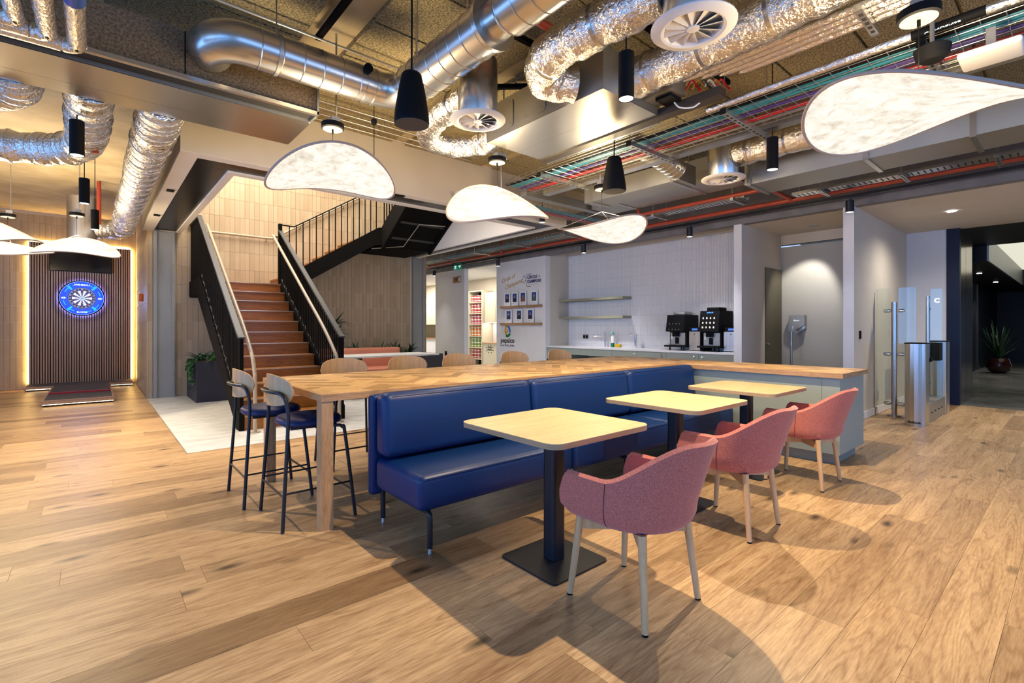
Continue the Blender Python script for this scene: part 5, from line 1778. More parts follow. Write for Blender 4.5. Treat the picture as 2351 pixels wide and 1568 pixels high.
# light in the niche kitchen and pantry, and the storey above the stairs
area_light('pantry_light', (8.9, 12.2, 2.90), (0, 0, 0), 0.6, 2.0, 55, NEUT)
area_light('tea_point_light', (8.9, 16.0, 2.90), (0, 0, 0), 0.6, 1.5, 90, NEUT)
area_light('upper_storey_light', (2.6, 9.0, 6.2), (0, 0, 0), 2.2, 2.6, 300, NEUT)

# ================================================================ LAMPS
def petal_lamp(x, y_, z, c, rot, tx, ty, label, canopy_z=2.89, R=0.49, power=26, dx=0.03):
    t = thing('petal_lamp', (x, y_, z), label, 'pendant lamp', 'glowing petal pendant lamps')
    cr, sr = math.cos(rot), math.sin(rot)

    def P(r, th, dz=0.0):
        u, w = R * r * math.cos(th), R * r * math.sin(th)
        zz = r * r * c * math.cos(2 * th) + r * (tx * math.cos(th) + ty * math.sin(th)) + dz
        return (x + u * cr - w * sr, y_ + u * sr + w * cr, z + zz)
    m = MB()
    nr, nt_ = 10, 56
    m.v.append(P(0, 0))
    for i in range(1, nr + 1):
        for k in range(nt_):
            m.v.append(P(i / nr, 2 * PI * k / nt_))
    for k in range(nt_):
        m.f.append((0, 1 + k, 1 + (k + 1) % nt_))
    for i in range(nr - 1):
        for k in range(nt_):
            a, b_ = 1 + i * nt_ + k, 1 + i * nt_ + (k + 1) % nt_
            m.f.append((a, a + nt_, b_ + nt_, b_))
    m.sm += [True] * len(m.f)
    n0 = len(m.v)
    nf = len(m.f)
    m.v += [(p[0], p[1], p[2] + 0.004) for p in m.v[:n0]]
    m.f += [tuple(reversed([q + n0 for q in f])) for f in m.f[:nf]]
    m.sm += [True] * nf
    build(m, 'shade', M['lamp_fabric'], t, recalc=False)
    build(MB().tube([P(1.003, 2 * PI * k / 72, 0.002) for k in range(73)], 0.0085, 8, caps=False), 'rim', M['lamp_rim'], t)
    build(MB().lathe((x, y_, canopy_z), [(0.078, 0.0), (0.088, 0.006), (0.088, 0.045), (0.06, 0.048)], 28), 'canopy', M['black_plastic'], t)
    build(MB().lathe((x, y_, canopy_z - 0.0012), [(0.076, 0.0), (0.076, 0.001)], 28), 'canopy_face', M['cream_plastic'], t)
    build(MB().cyl((x, y_, canopy_z - 0.035), (x, y_, canopy_z), 0.008, 0.008, 8), 'cable_grip', M['black_plastic'], t)
    build(MB().cyl((x, y_, z + 0.20), (x, y_, canopy_z - 0.03), 0.0022, 0.0022, 6), 'cord', M['black_plastic'], t)
    for th in (0.4, 2.5, 4.6):
        build(MB().cyl((x, y_, z + 0.205), P(0.98, th, 0.008), 0.0014, 0.0014, 5), 'suspension_wire', M['grey_tube'], t)
    build(MB().cyl((x + dx, y_, canopy_z + 0.045), (x + dx, y_, 3.68), 0.008, 0.008, 8), 'drop_rod', M['grey_tube'], t)
    build(MB().box(min(x - 0.02, x + dx - 0.02), max(x + 0.03, x + dx + 0.02), y_ - 0.03, y_ + 0.03, canopy_z + 0.05, canopy_z + 0.10), 'junction_box', M['galv_dull'], t)
    point_light('petal_glow_up', (x, y_, z + 0.14), power * 2.0, (1.0, 0.76, 0.44), 0.16)
    area_light('petal_glow_down', (x, y_, z - 0.14), (0, 0, 0), 0.55, 0.55, power * 0.35, WARM)
    return t


petal_lamp(1.467, 3.956, 2.490, 0.086, 1.307, -0.041, -0.012, 'domed glowing petal lamp over the open end of the bar table')
petal_lamp(2.984, 3.714, 2.456, 0.076, 1.251, 0.272, -0.065, 'teardrop glowing petal lamp over the middle of the bar table', dx=0.085)
petal_lamp(4.356, 3.532, 2.389, 0.068, 1.728, -0.015, 0.016, 'S-curved glowing petal lamp over the counter corner', canopy_z=2.84, dx=-0.03)
petal_lamp(3.091, 0.526, 2.348, 0.087, 2.646, 0.004, -0.044, 'large glowing petal lamp below the cable basket', canopy_z=2.80, dx=0.14)
petal_lamp(-0.199, 9.424, 2.414, 0.065, 4.58, -0.168, -0.001, 'arched glowing petal lamp in front of the black television')
petal_lamp(-0.964, 10.164, 2.434, 0.03, 2.457, 0.106, -0.097, 'flat glowing petal lamp overlapping the arched one by the dart corner')
petal_lamp(-1.0, 8.768, 2.432, 0.089, 2.15, 0.18, -0.106, 'tilted glowing petal lamp furthest from the television')


def cylinder_pendant(x, y_, zb_, label, group, power=70, top=3.70, h=0.28, r=0.0475, angle=115, cord=True):
    t = thing('cylinder_pendant', (x, y_, zb_), label, 'pendant lamp', group)
    build(MB().lathe((x, y_, zb_), [(r - 0.006, 0.012), (r - 0.004, 0.0), (r, 0.0), (r, h - 0.004), (r - 0.004, h)], 24), 'body', M['black_plastic'], t)
    build(MB().lathe((x, y_, zb_ + 0.003), [(r - 0.0065, 0.0), (r - 0.0065, 0.006)], 20), 'lens', M['glow_white'], t)
    build(MB().cyl((x, y_, zb_ + h), (x, y_, top), 0.0045, 0.0045, 8), 'stem', M['black_plastic'], t)
    spot_light('pendant_spot', (x, y_, zb_ - 0.015), power, WARM, angle, 0.55, 0.018)
    return t


G = 'black cylinder pendants'
cylinder_pendant(2.45, 1.80, 2.667, 'black cylinder pendant in front of the foil duct', G, 270)
cylinder_pendant(4.52, 1.77, 2.667, 'black cylinder pendant beside the round diffuser over the counter', G, 240)
cylinder_pendant(-0.11, 5.26, 2.667, 'black cylinder pendant hanging below the long fan coil unit', G, 180)
cylinder_pendant(-0.09, 7.24, 2.667, 'black cylinder pendant hanging beside the foil elbow over the oak floor', G, 180)
cylinder_pendant(0.0, 9.07, 2.667, 'black cylinder pendant hanging above the arched petal lamp', G, 180)


def hanging_speaker(x, y_, zb_, label):
    t = thing('hanging_speaker', (x, y_, zb_), label, 'speaker', 'black hanging speakers')
    build(MB().lathe((x, y_, zb_), [(0.104, 0.0), (0.108, 0.012), (0.104, 0.06), (0.088, 0.17), (0.070, 0.26), (0.062, 0.30), (0.052, 0.312)], 30), 'housing', M['black_plastic'], t)
    build(MB().lathe((x, y_, zb_ - 0.0025), [(0.099, 0.0), (0.101, 0.002)], 30), 'grille', M['grey_cone'], t)
    build(MB().tube(bez([(x, y_, zb_ + 0.31), (x, y_, 3.5), (x - 0.02, y_, 3.68)], 4), 0.006, 8), 'cable', M['black_plastic'], t)
    build(MB().cyl((x + 0.05, y_ + 0.02, zb_ + 0.45), (x + 0.05, y_ + 0.02, 3.68), 0.003, 0.003, 6), 'safety_wire', M['grey_tube'], t)


hanging_speaker(1.48, 2.68, 2.53, 'black cone speaker hanging in front of the spiral duct')
hanging_speaker(3.63, 2.80, 2.535, 'black cone speaker hanging below the cable basket')

# ---- track and track spots along the kitchenette
t = thing('lighting_track', (7.55, 6.0, 3.0), 'long black lighting track along the kitchenette front', 'lighting track')
build(MB().box(7.535, 7.570, -1.0, 12.6, 2.995, 3.030), 'track_rail', M['black_metal'], t)
for yy in (0.6, 2.6, 4.7, 6.9, 9.0, 11.3):
    build(MB().cyl((7.552, yy, 3.03), (7.552, yy, 3.715), 0.004, 0.004, 6), 'drop_wire', M['grey_tube'], t)
for yy, lb in ((1.97, 'black track spotlight in front of the white wall end by the corridor'), (4.22, 'black track spotlight in front of the coffee machines'), (6.52, 'black track spotlight in front of the floating shelves'), (9.26, 'black track spotlight in front of the photo wall'), (12.2, 'black track spotlight beside the tiled wall end')):
    t = thing('track_spot', (7.50, yy, 2.80), lb, 'spotlight', 'black track spotlights')
    build(MB().lathe((7.47, yy, 2.785), [(0.040, 0.010), (0.043, 0.0), (0.048, 0.0), (0.048, 0.15), (0.043, 0.155)], 20), 'body', M['black_metal'], t)
    build(MB().lathe((7.47, yy, 2.789), [(0.041, 0.0), (0.041, 0.005)], 18), 'lens', M['glow_white'], t)
    build(MB().box(7.49, 7.51, yy - 0.01, yy + 0.01, 2.90, 2.975), 'bracket', M['black_metal'], t)
    build(MB().box(7.485, 7.53, yy - 0.13, yy + 0.13, 2.972, 2.993), 'adaptor', M['black_metal'], t)
    spot_light('track_spot_light', (7.47, yy, 2.77), (130 if 3 < yy < 8 else 70), (0.96, 0.95, 1.0), 85, 0.9, 0.03, (0.14 if 3 < yy < 8 else -0.30, 0, -1))
t = thing('soffit_spot', (5.3, 5.7, 2.9), 'short black downlight beside the bulkhead corner', 'spotlight')
build(MB().lathe((5.42, 5.60, 2.96), [(0.040, 0.008), (0.044, 0.0), (0.044, 0.12)], 18), 'body', M['black_metal'], t)
build(MB().lathe((5.42, 5.60, 2.964), [(0.040, 0.0), (0.040, 0.004)], 16), 'lens', M['glow_white'], t)
build(MB().cyl((5.42, 5.60, 3.08), (5.42, 5.60, 3.70), 0.005, 0.005, 6), 'stem', M['black_plastic'], t)

# ================================================================ DUCTS
def spiral(pts, r, n_=22, pitch=0.12, mat=None, name='duct_body', parent=None, seams=True):
    P = bez(pts, 7) if len(pts) > 2 else [Vector(p) for p in pts]
    o = build(MB().tube(P, r, n_), name, mat or M['galv'], parent)
    if seams:
        acc = 0.0
        for i in range(len(P) - 1):
            L = (P[i + 1] - P[i]).length
            d = (P[i + 1] - P[i]).normalized()
            while acc < L:
                c_ = P[i] + d * acc
                build(MB().tube([c_ - d * 0.004, c_, c_ + d * 0.004], [r + 0.0005, r + 0.004, r + 0.0005], n_, caps=False), 'seam', M['galv'], parent)
                acc += pitch
            acc -= L
    return o


t = thing('spiral_duct', (1.2, 3.72, 3.08), 'silver spiral duct with an elbow above the long fan coil unit', 'duct')
zc = 3.22
build(MB().tube([(0.62, 4.0, zc)] + [tuple(p) for p in arc((0.80, 3.92, zc), 0.20, 180, 270, 8)] + [(0.86, 3.72, zc)], 0.134, 24), 'elbow', M['galv'], t)
spiral([(0.86, 3.72, zc), (1.66, 3.72, zc)], 0.135, 24, 0.14, parent=t)
build(MB().tube([(1.66, 3.72, zc), (1.72, 3.72, zc)] + [tuple(p) for p in arc((1.73, 3.52, zc), 0.20, 90, 0, 8)] + [(1.93, 3.46, zc)], 0.134, 24), 'elbow', M['galv'], t)
for xx in (0.98, 1.62, 1.70):
    build(MB().tube([(xx - 0.012, 3.72, zc), (xx + 0.012, 3.72, zc)], 0.141, 24), 'clamp_band', M['galv_dull'] if xx < 1 else M['galv'], t)
build(MB().cyl((0.98, 3.72, zc + 0.14), (0.98, 3.72, 3.70), 0.005, 0.005, 6), 'hanger_rod', M['grey_tube'], t)
build(MB().lathe((1.60, 3.59, zc + 0.06), [(0.034, 0.0), (0.034, -0.03), (0.028, -0.032)], 16, axis='Y'), 'test_cap', M['black_plastic'], t)
t = thing('spiral_main_duct', (1.93, 2.6, 3.05), 'wide silver spiral duct with a reducer crossing above the hanging speaker', 'duct')
spiral([(1.93, 3.46, zc), (1.93, 2.46, zc)], 0.152, 26, 0.14, parent=t)
build(MB().tube([(1.93, 2.46, zc), (1.93, 2.43, zc)], 0.170, 26), 'flange', M['galv'], t)
build(MB().tube([(1.93, 2.43, zc), (1.93, 2.30, zc)], [0.125, 0.115], 26), 'reducer', M['galv'], t)
build(MB().tube([(1.93, 2.30, zc), (1.93, 2.27, zc)], [0.13, 0.145], 26), 'reducer', M['galv'], t)
spiral([(1.93, 2.27, zc), (1.93, 0.4, zc)], 0.146, 26, 0.14, parent=t)
for yy in (3.30, 2.62):
    build(MB().cyl((1.86, yy, zc + 0.14), (1.86, yy, 3.70), 0.005, 0.005, 6), 'hanger_rod', M['grey_tube'], t)
    build(MB().lathe((1.86, yy, zc + 0.13), [(0.014, 0.0), (0.014, 0.03)], 8), 'hanger_nut', M['galv'], t)


def diffuser(x, y_, z, rp_, rf, top, label, group='round swirl diffusers'):
    t = thing('swirl_diffuser', (x, y_, z), label, 'diffuser', group)
    build(MB().cyl((x, y_, top - 0.01), (x, y_, 3.70), 0.006, 0.006, 6), 'hanger_rod', M['grey_tube'], t)
    build(MB().lathe((x, y_, z + 0.012), [(rp_ * 0.97, 0.0), (rp_, 0.01), (rp_, top - z - 0.02), (rp_ - 0.004, top - z - 0.012)], 30), 'plenum', M['galv'], t)
    build(MB().lathe((x, y_, z), [(rf, 0.010), (rf, 0.004), (rf * 0.98, 0.0), (rf * 0.76, -0.012), (rf * 0.70, -0.006), (rf * 0.66, 0.012), (rf * 0.70, 0.016), (rf, 0.0101)], 36, caps=False), 'face_ring', M['white_plastic'], t)
    build(MB().lathe((x, y_, z + 0.0215), [(rf * 0.70, 0.0), (rf * 0.70, 0.001)], 30), 'dark_throat', M['felt'], t)
    for k in range(12):
        a = 2 * PI * k / 12
        ca, sa = math.cos(a), math.sin(a)
        r0, r1 = rf * 0.13, rf * 0.67
        w = rf * 0.24
        p = [(r0, -0.008, -0.004), (r1, -w * 0.55, -0.006), (r1, w * 0.45, 0.018), (r0, 0.010, 0.010)]
        v = [(x + q[0] * ca - q[1] * sa, y_ + q[0] * sa + q[1] * ca, z + q[2]) for q in p]
        v += [(q[0], q[1], q[2] + 0.002) for q in v]
        build(MB().add(v, [(0, 1, 2, 3), (7, 6, 5, 4), (0, 4, 5, 1), (1, 5, 6, 2), (2, 6, 7, 3), (3, 7, 4, 0)]), 'vane', M['white_plastic'], t)
    build(MB().lathe((x, y_, z - 0.010), [(rf * 0.05, 0.0), (rf * 0.15, 0.004), (rf * 0.15, 0.014)], 18), 'hub', M['white_plastic'], t)
    return t


diffuser(2.46, 1.37, 2.90, 0.155, 0.222, 3.36, 'white swirl diffuser on a steel drum beside the foil ducts')
diffuser(2.28, 3.08, 2.90, 0.155, 0.217, 3.37, 'white swirl diffuser on a steel drum above the bar table')
diffuser(5.21, 2.55, 2.90, 0.155, 0.225, 3.42, 'white swirl diffuser on a steel drum over the counter cabinet')
diffuser(-0.86, 5.45, 2.90, 0.16, 0.23, 3.3, 'white swirl diffuser below the first foil duct of the long unit')
diffuser(-0.99, 7.15, 2.86, 0.17, 0.25, 3.45, 'white swirl diffuser on a wide drum over the oak floor')
t = thing('steel_drum', (-0.17, 11.2, 2.7), 'pale steel duct drum hanging in front of the dart wall', 'duct')
build(MB().lathe((-0.17, 11.2, 2.66), [(0.19, 0.0), (0.20, 0.01), (0.20, 0.86)], 26), 'drum', M['galv'], t)
build(MB().cyl((-0.17, 11.2, 3.52), (-0.17, 11.2, 3.72), 0.01, 0.01, 8), 'hanger_rod', M['grey_tube'], t)


def foil_duct(pts, r, label, wob=0.010, bands=(), mat=None, pitch=0.0, n_=22):
    P = bez(pts, 9)
    rr = random.Random(len(label))
    L = sum((P[i + 1] - P[i]).length for i in range(len(P) - 1))
    rad = []
    ph = rr.uniform(0, 6)
    acc = 0
    for i in range(len(P)):
        rad.append(r + wob * (0.6 * math.sin(acc * 21 + ph) + 0.5 * math.sin(acc * 47 + 2 * ph)) if 0 < i < len(P) - 1 else r)
        if i < len(P) - 1:
            acc += (P[i + 1] - P[i]).length
    t = thing('foil_duct', tuple(P[len(P) // 2] - Vector((0, 0, r))), label, 'duct')
    build(MB().tube(P, rad, n_), 'foil_sleeve', mat or M['foil'], t)
    for f in bands:
        i = min(len(P) - 2, max(1, int(f * (len(P) - 1))))
        d = (P[i + 1] - P[i - 1]).normalized()
        build(MB().tube([P[i] - d * 0.012, P[i] + d * 0.012], rad[i] + 0.003, n_), 'tape_band', M['galv'], t)
    if pitch:
        k = 0.0
        s = 0.0
        for i in range(1, len(P) - 1):
            s += (P[i] - P[i - 1]).length
            if s > pitch:
                s = 0.0
                d = (P[i + 1] - P[i - 1]).normalized()
                build(MB().tube([P[i] - d * 0.005, P[i] + d * 0.005], rad[i] + 0.003, n_), 'wire_ridge', M['foil'], t)
    return t


foil_duct([(2.28, 3.20, 3.14), (2.28, 3.55, 3.13), (2.30, 3.85, 3.11), (2.46, 4.05, 3.09), (2.70, 4.04, 3.09), (2.88, 3.86, 3.10), (2.92, 3.61, 3.12)], 0.115, 'looping foil duct from the drum diffuser to the central unit', bands=(0.1, 0.9))
foil_duct([(2.42, 1.52, 3.17), (2.38, 1.95, 3.16), (2.36, 2.28, 3.15), (2.44, 2.52, 3.13), (2.60, 2.58, 3.12), (2.755, 2.50, 3.12)], 0.135, 'thick bent foil duct between the spiral duct and the central unit', bands=(0.2, 0.5), wob=0.012)
foil_duct([(3.10, 2.225, 3.16), (3.10, 1.7, 3.16), (3.10, 1.2, 3.17), (3.06, 0.7, 3.2), (2.95, 0.2, 3.25)], 0.14, 'straight foil duct running out over the cylinder pendant', bands=(0.1, 0.3, 0.5), wob=0.012)
foil_duct([(5.22, 2.40, 3.14), (5.22, 2.1, 3.14), (5.24, 1.75, 3.15), (5.28, 1.3, 3.18), (5.35, 0.8, 3.25)], 0.135, 'foil duct feeding the diffuser over the counter cabinet', bands=(0.12, 0.4))
foil_duct([(-0.45, 4.86, 3.13), (-0.45, 5.12, 3.11), (-0.52, 5.34, 3.10), (-0.70, 5.44, 3.10)], 0.15, 'short crumpled foil elbow at the first diffuser', wob=0.014, pitch=0.05)
foil_duct([(-0.03, 4.86, 3.13), (-0.04, 5.4, 3.13), (-0.05, 5.95, 3.12), (-0.08, 6.4, 3.12), (-0.20, 6.75, 3.12), (-0.45, 6.98, 3.12), (-0.82, 7.10, 3.12)], 0.155, 'crumpled foil duct bending toward the wide drum diffuser', wob=0.013, pitch=0.07)
foil_duct([(0.42, 4.86, 3.13), (0.43, 5.5, 3.13), (0.42, 6.4, 3.13), (0.42, 7.6, 3.13), (0.40, 9.0, 3.12), (0.38, 10.3, 3.08), (0.36, 10.85, 3.03), (0.22, 11.12, 3.01), (0.04, 11.19, 3.01)], 0.165, 'long foil duct running beside the stair bulkhead', wob=0.013, pitch=0.09)
t = thing('side_spiral_duct', (4.7, 2.97, 2.98), 'small ribbed spiral duct entering the box duct by the cable basket', 'duct')
spiral([(4.0, 2.97, 3.16), (4.5, 2.97, 3.14), (4.98, 2.97, 3.06)], 0.115, 20, 0.075, mat=M['galv'], parent=t)

# ---- fan coil units and box ducts
t = thing('fan_coil_unit', (0.0, 4.4, 3.0), 'long steel fan coil unit with brown acoustic lining and dark slot', 'fan coil unit')
build(MB().box(-2.2, 1.375, 4.22, 4.62, 2.998, 3.004), 'bottom_plate', M['galv'], t)
build(MB().box(-2.2, 1.375, 4.623, 4.84, 2.998, 3.004), 'bottom_plate', M['galv'], t)
build(MB().box(-2.2, 1.375, 4.22, 4.84, 3.0045, 3.34), 'casing', M['galv_dull'], t)
build(MB().box(-2.2, 1.365, 4.05, 4.219, 3.03, 3.34), 'lined_casing', M['felt'], t)
for (a, b_) in ((-2.2, -0.62), (-0.612, 0.47), (0.478, 1.37)):
    build(MB().box(a, b_, 4.030, 4.0495, 3.03, 3.34), 'acoustic_panel', M['felt_brown'], t)
build(MB().box(-2.2, 1.38, 4.02, 4.055, 3.000, 3.0295), 'edge_rail', M['galv'], t)
build(MB().box(1.365, 1.382, 4.02, 4.84, 3.004, 3.34), 'end_plate', M['galv_dull'], t)
t = thing('fan_coil_unit_centre', (3.1, 2.9, 3.0), 'steel fan coil unit with riveted side over the middle cafe table', 'fan coil unit')
build(MB().box(2.77, 3.14, 2.235, 3.60, 2.998, 3.003), 'bottom_plate', M['galv'], t)
build(MB().box(3.142, 3.46, 2.235, 3.60, 2.998, 3.003), 'bottom_plate', M['galv'], t)
build(MB().box(2.77, 3.46, 2.235, 3.60, 3.0035, 3.32), 'casing', M['galv_dull'], t)
for yy in (2.95, 3.35):
    sp_ = build(MB().prism(round_rect(yy - 0.13, yy + 0.13, 3.04, 3.28, 0.03, 2), 'X', 2.762, 2.7695), 'access_panel', M['galv_dull'], t)
    for a in (-0.1, 0.1):
        for b_ in (3.07, 3.25):
            build(MB().lathe((2.7615, yy + a, b_), [(0.006, 0.0), (0.005, -0.003)], 6, axis='X'), 'screw', M['galv'], sp_)
build(MB().box(3.462, 3.56, 1.72, 3.62, 2.985, 3.05), 'drip_tray', plain('dark_brown_tray', (0.028, 0.020, 0.015), 0.5), t)
build(MB().box(3.562, 3.592, 2.3, 3.62, 2.985, 3.02), 'edge_rail', M['galv'], t)
build(MB().box(3.26, 3.45, 1.98, 2.233, 3.06, 3.26), 'control_box', M['galv_dull'], t)
build(MB().box(3.30, 3.45, 2.02, 2.15, 3.035, 3.059), 'circuit_tray', M['black_plastic'], t)
for k, cc in enumerate(((0.35, 0.005, 0.0), (0.35, 0.16, 0.01), (0.02, 0.02, 0.02), (0.5, 0.5, 0.5), (0.30, 0.12, 0.02), (0.4, 0.01, 0.01))):
    a = Vector((3.40 + 0.03 * k, 1.95 - 0.03 * k, 3.08))
    build(MB().tube(bez([a, a + Vector((0.03, -0.03, 0.07)), a + Vector((0.05, -0.06, 0.02)), a + Vector((0.04, -0.10, -0.03))], 4), 0.008, 6), 'wire_loop', plain('wire_colour', cc, 0.5), t)
build(MB().tube(bez([(3.42, 2.06, 3.03), (3.40, 2.00, 2.965), (3.44, 1.92, 2.95), (3.50, 1.88, 3.0)], 5), 0.006, 6), 'white_cable', M['white_gloss'], t)
t = thing('box_duct', (5.17, 3.65, 2.95), 'short pale galvanised box duct over the counter corner', 'duct')
build(MB().box(5.0, 5.36, 2.95, 4.35, 2.95, 3.17), 'duct_body', M['galv_dull'], t)
build(MB().box(4.99, 5.37, 3.02, 3.06, 2.935, 3.18), 'flange', M['galv'], t)
build(MB().box(4.99, 5.37, 4.20, 4.24, 2.935, 3.18), 'flange', M['galv'], t)
t = thing('long_box_duct', (5.9, 1.2, 2.9), 'long galvanised box duct beyond the large petal lamp', 'duct')
build(MB().box(5.62, 6.15, -1.2, 2.50, 2.90, 3.22), 'duct_body', M['galv_dull'], t)
for yy in (2.45, 1.35, 0.6, -0.3):
    build(MB().box(5.605, 6.165, yy - 0.02, yy + 0.02, 2.885, 3.235), 'flange', M['galv'], t)
t = thing('cross_box_duct', (6.0, 2.9, 3.0), 'dark box duct running behind the round diffuser', 'duct')
build(MB().box(5.8, 6.3, 2.75, 4.90, 3.10, 3.42), 'duct_body', M['galv_dull'], t)
for xq in (5.85, 6.25):
    for yq in (3.32, 4.42):
        build(MB().cyl((xq, yq, 3.42), (xq, yq, 3.70), 0.005, 0.005, 6), 'hanger_rod', M['grey_tube'], t)
build(MB().box(5.79, 6.31, 3.3, 3.34, 3.09, 3.43), 'flange', M['galv'], t)
build(MB().box(5.79, 6.31, 4.4, 4.44, 3.09, 3.43), 'flange', M['galv'], t)

# ---- foil-lagged pipes
def lagged(pts, r, label, group='foil lagged pipes'):
    t = thing('lagged_pipe', tuple(Vector(pts[0]) - Vector((0, 0, r))), label, 'pipe', group)
    build(MB().tube(bez(pts, 6) if len(pts) > 2 else pts, r, 14), 'lagging', M['foil_y'], t)
    return t


for k, xx in enumerate((3.34, 3.405, 3.47, 3.535)):
    y1_ = 1.78 - 0.10 * k
    tt = lagged([(xx, -0.6, 3.13), (xx, y1_ - 0.05, 3.13), (xx - 0.01, y1_, 3.135)], 0.029, ['foil lagged pipe nearest the foil duct, first of four', 'foil lagged pipe, second of four from the foil duct', 'foil lagged pipe, third of four from the foil duct', 'foil lagged pipe, last of four from the foil duct'][k])
    if k == 3:
        build(MB().cyl((xx, 1.48, 3.13), (xx, 1.56, 3.13), 0.014, 0.014, 10), 'brass_valve', M['brass'], tt)
    if k in (1, 2):
        bandc = plain('pipe_label_green', (0.05, 0.07, 0.01), 0.4)
        build(MB().cyl((xx, 0.18, 3.13), (xx, 0.62, 3.13), 0.0305, 0.0305, 14, caps=False), 'label_band', bandc, tt)
        build(MB().cyl((xx, 0.30, 3.13), (xx, 0.36, 3.13), 0.0310, 0.0310, 14, caps=False), 'label_band', plain('pipe_label_blue', (0.01, 0.11, 0.55), 0.4), tt)
        build(MB().cyl((xx, 0.44, 3.13), (xx, 0.50, 3.13), 0.0310, 0.0310, 14, caps=False), 'label_band', plain('pipe_label_blue', (0.01, 0.11, 0.55), 0.4), tt)
tt = lagged([(3.685, -0.6, 3.01), (3.685, 0.6, 3.01), (3.685, 1.93, 3.0)], 0.026, 'single foil lagged condensate pipe beside the cable basket')
build(MB().cyl((3.685, 0.34, 3.01), (3.685, 0.66, 3.01), 0.0272, 0.0272, 14, caps=False), 'label_band', M['black_plastic'], tt)
text('CONDENSE', 0.03, M['sign_white'], 'lettering', (3.665, 0.52, 2.9900), (0, -1, 0), (1, 0, 0), tt)
t = thing('pipe_bracket', (3.45, 0.95, 3.08), 'perforated steel bracket under the four lagged pipes', 'bracket')
build(MB().box(3.25, 3.62, 0.80, 0.84, 3.06, 3.098), 'channel', M['galv'], t)
for k in range(5):
    build(MB().box(3.30 + k * 0.06, 3.33 + k * 0.06, 0.81, 0.83, 3.0585, 3.0598), 'slot', M['felt'], t)
build(MB().cyl((3.60, 0.82, 3.098), (3.60, 0.82, 3.70), 0.005, 0.005, 6), 'hanger_rod', M['grey_tube'], t)
for k, (xx, ye) in enumerate(((-0.32, 3.70), (-0.20, 3.765), (-0.08, 3.83))):
    zq = 2.925
    tt = lagged([(xx, 1.6, zq), (xx, ye - 0.25, zq), (xx, ye - 0.06, zq), (xx - 0.015, ye - 0.015, zq), (xx - 0.06, ye, zq), (xx - 0.3, ye, zq), (-2.2, ye, zq)], 0.046 if k else 0.042, ['foil lagged pipe turning along the long fan coil unit, innermost bend', 'foil lagged pipe turning along the long fan coil unit, middle bend', 'foil lagged pipe turning along the long fan coil unit, outermost bend'][k])
    for yy in (2.0, 3.3):
        build(MB().cyl((xx, yy, zq + 0.04), (xx, yy, 3.70), 0.005, 0.005, 6), 'hanger_rod', M['grey_tube'], tt)
    if k == 2:
        build(MB().cyl((xx, 3.10, zq), (xx, 3.28, zq), 0.0475, 0.0475, 14, caps=False), 'label_band', plain('pipe_band_blue', (0.01, 0.07, 0.35), 0.4), tt)

# ---- cable basket with data cables
def basket(x0, x1, ya, yb, z, label, along='Y', cables=True, bright=True):
    t = thing('cable_basket', ((x0 + x1) / 2, (ya + yb) / 2, z), label, 'cable basket')
    h = 0.055

    def P(u, v, w):
        return (u, v, w) if along == 'Y' else (v, u, w)
    longs = MB()
    nx = 6
    for k in range(nx + 1):
        xx = x0 + (x1 - x0) * k / nx
        build(MB().tube([P(xx, ya, z), P(xx, yb, z)], 0.0028, 6), 'long_wire', M['galv'], t)
    for zz in (z + 0.028, z + h):
        for xx in (x0, x1):
            build(MB().tube([P(xx, ya, zz), P(xx, yb, zz)], 0.0028, 6), 'long_wire', M['galv'], t)
    yy = ya + 0.03
    while yy < yb:
        build(MB().tube([P(x0, yy, z + h + 0.01), P(x0, yy, z), P(x1, yy, z), P(x1, yy, z + h + 0.01)], 0.0024, 5), 'cross_wire', M['galv'], t)
        yy += 0.105
    return t


basket(3.76, 4.30, -0.6, 4.62, 3.0, 'long wire cable basket with blue, purple and red cables')


def cable_run(pts_fn, cols, label, r=0.010):
    for nm, mat, offs in cols:
        t = thing('cable_bundle', pts_fn(0.0, offs[0]), label % nm, 'cable bundle', 'cable bundles in the baskets')
        for o in offs:
            rr = random.Random(int(o * 1000) + len(nm))
            pts = []
            for k in range(15):
                p = Vector(pts_fn(k / 14, o))
                pts.append(p + Vector((rr.uniform(-0.010, 0.010), rr.uniform(-0.010, 0.010), rr.uniform(0, 0.006))))
            build(MB().tube(bez(pts, 3), r, 7), 'cable', mat, t)


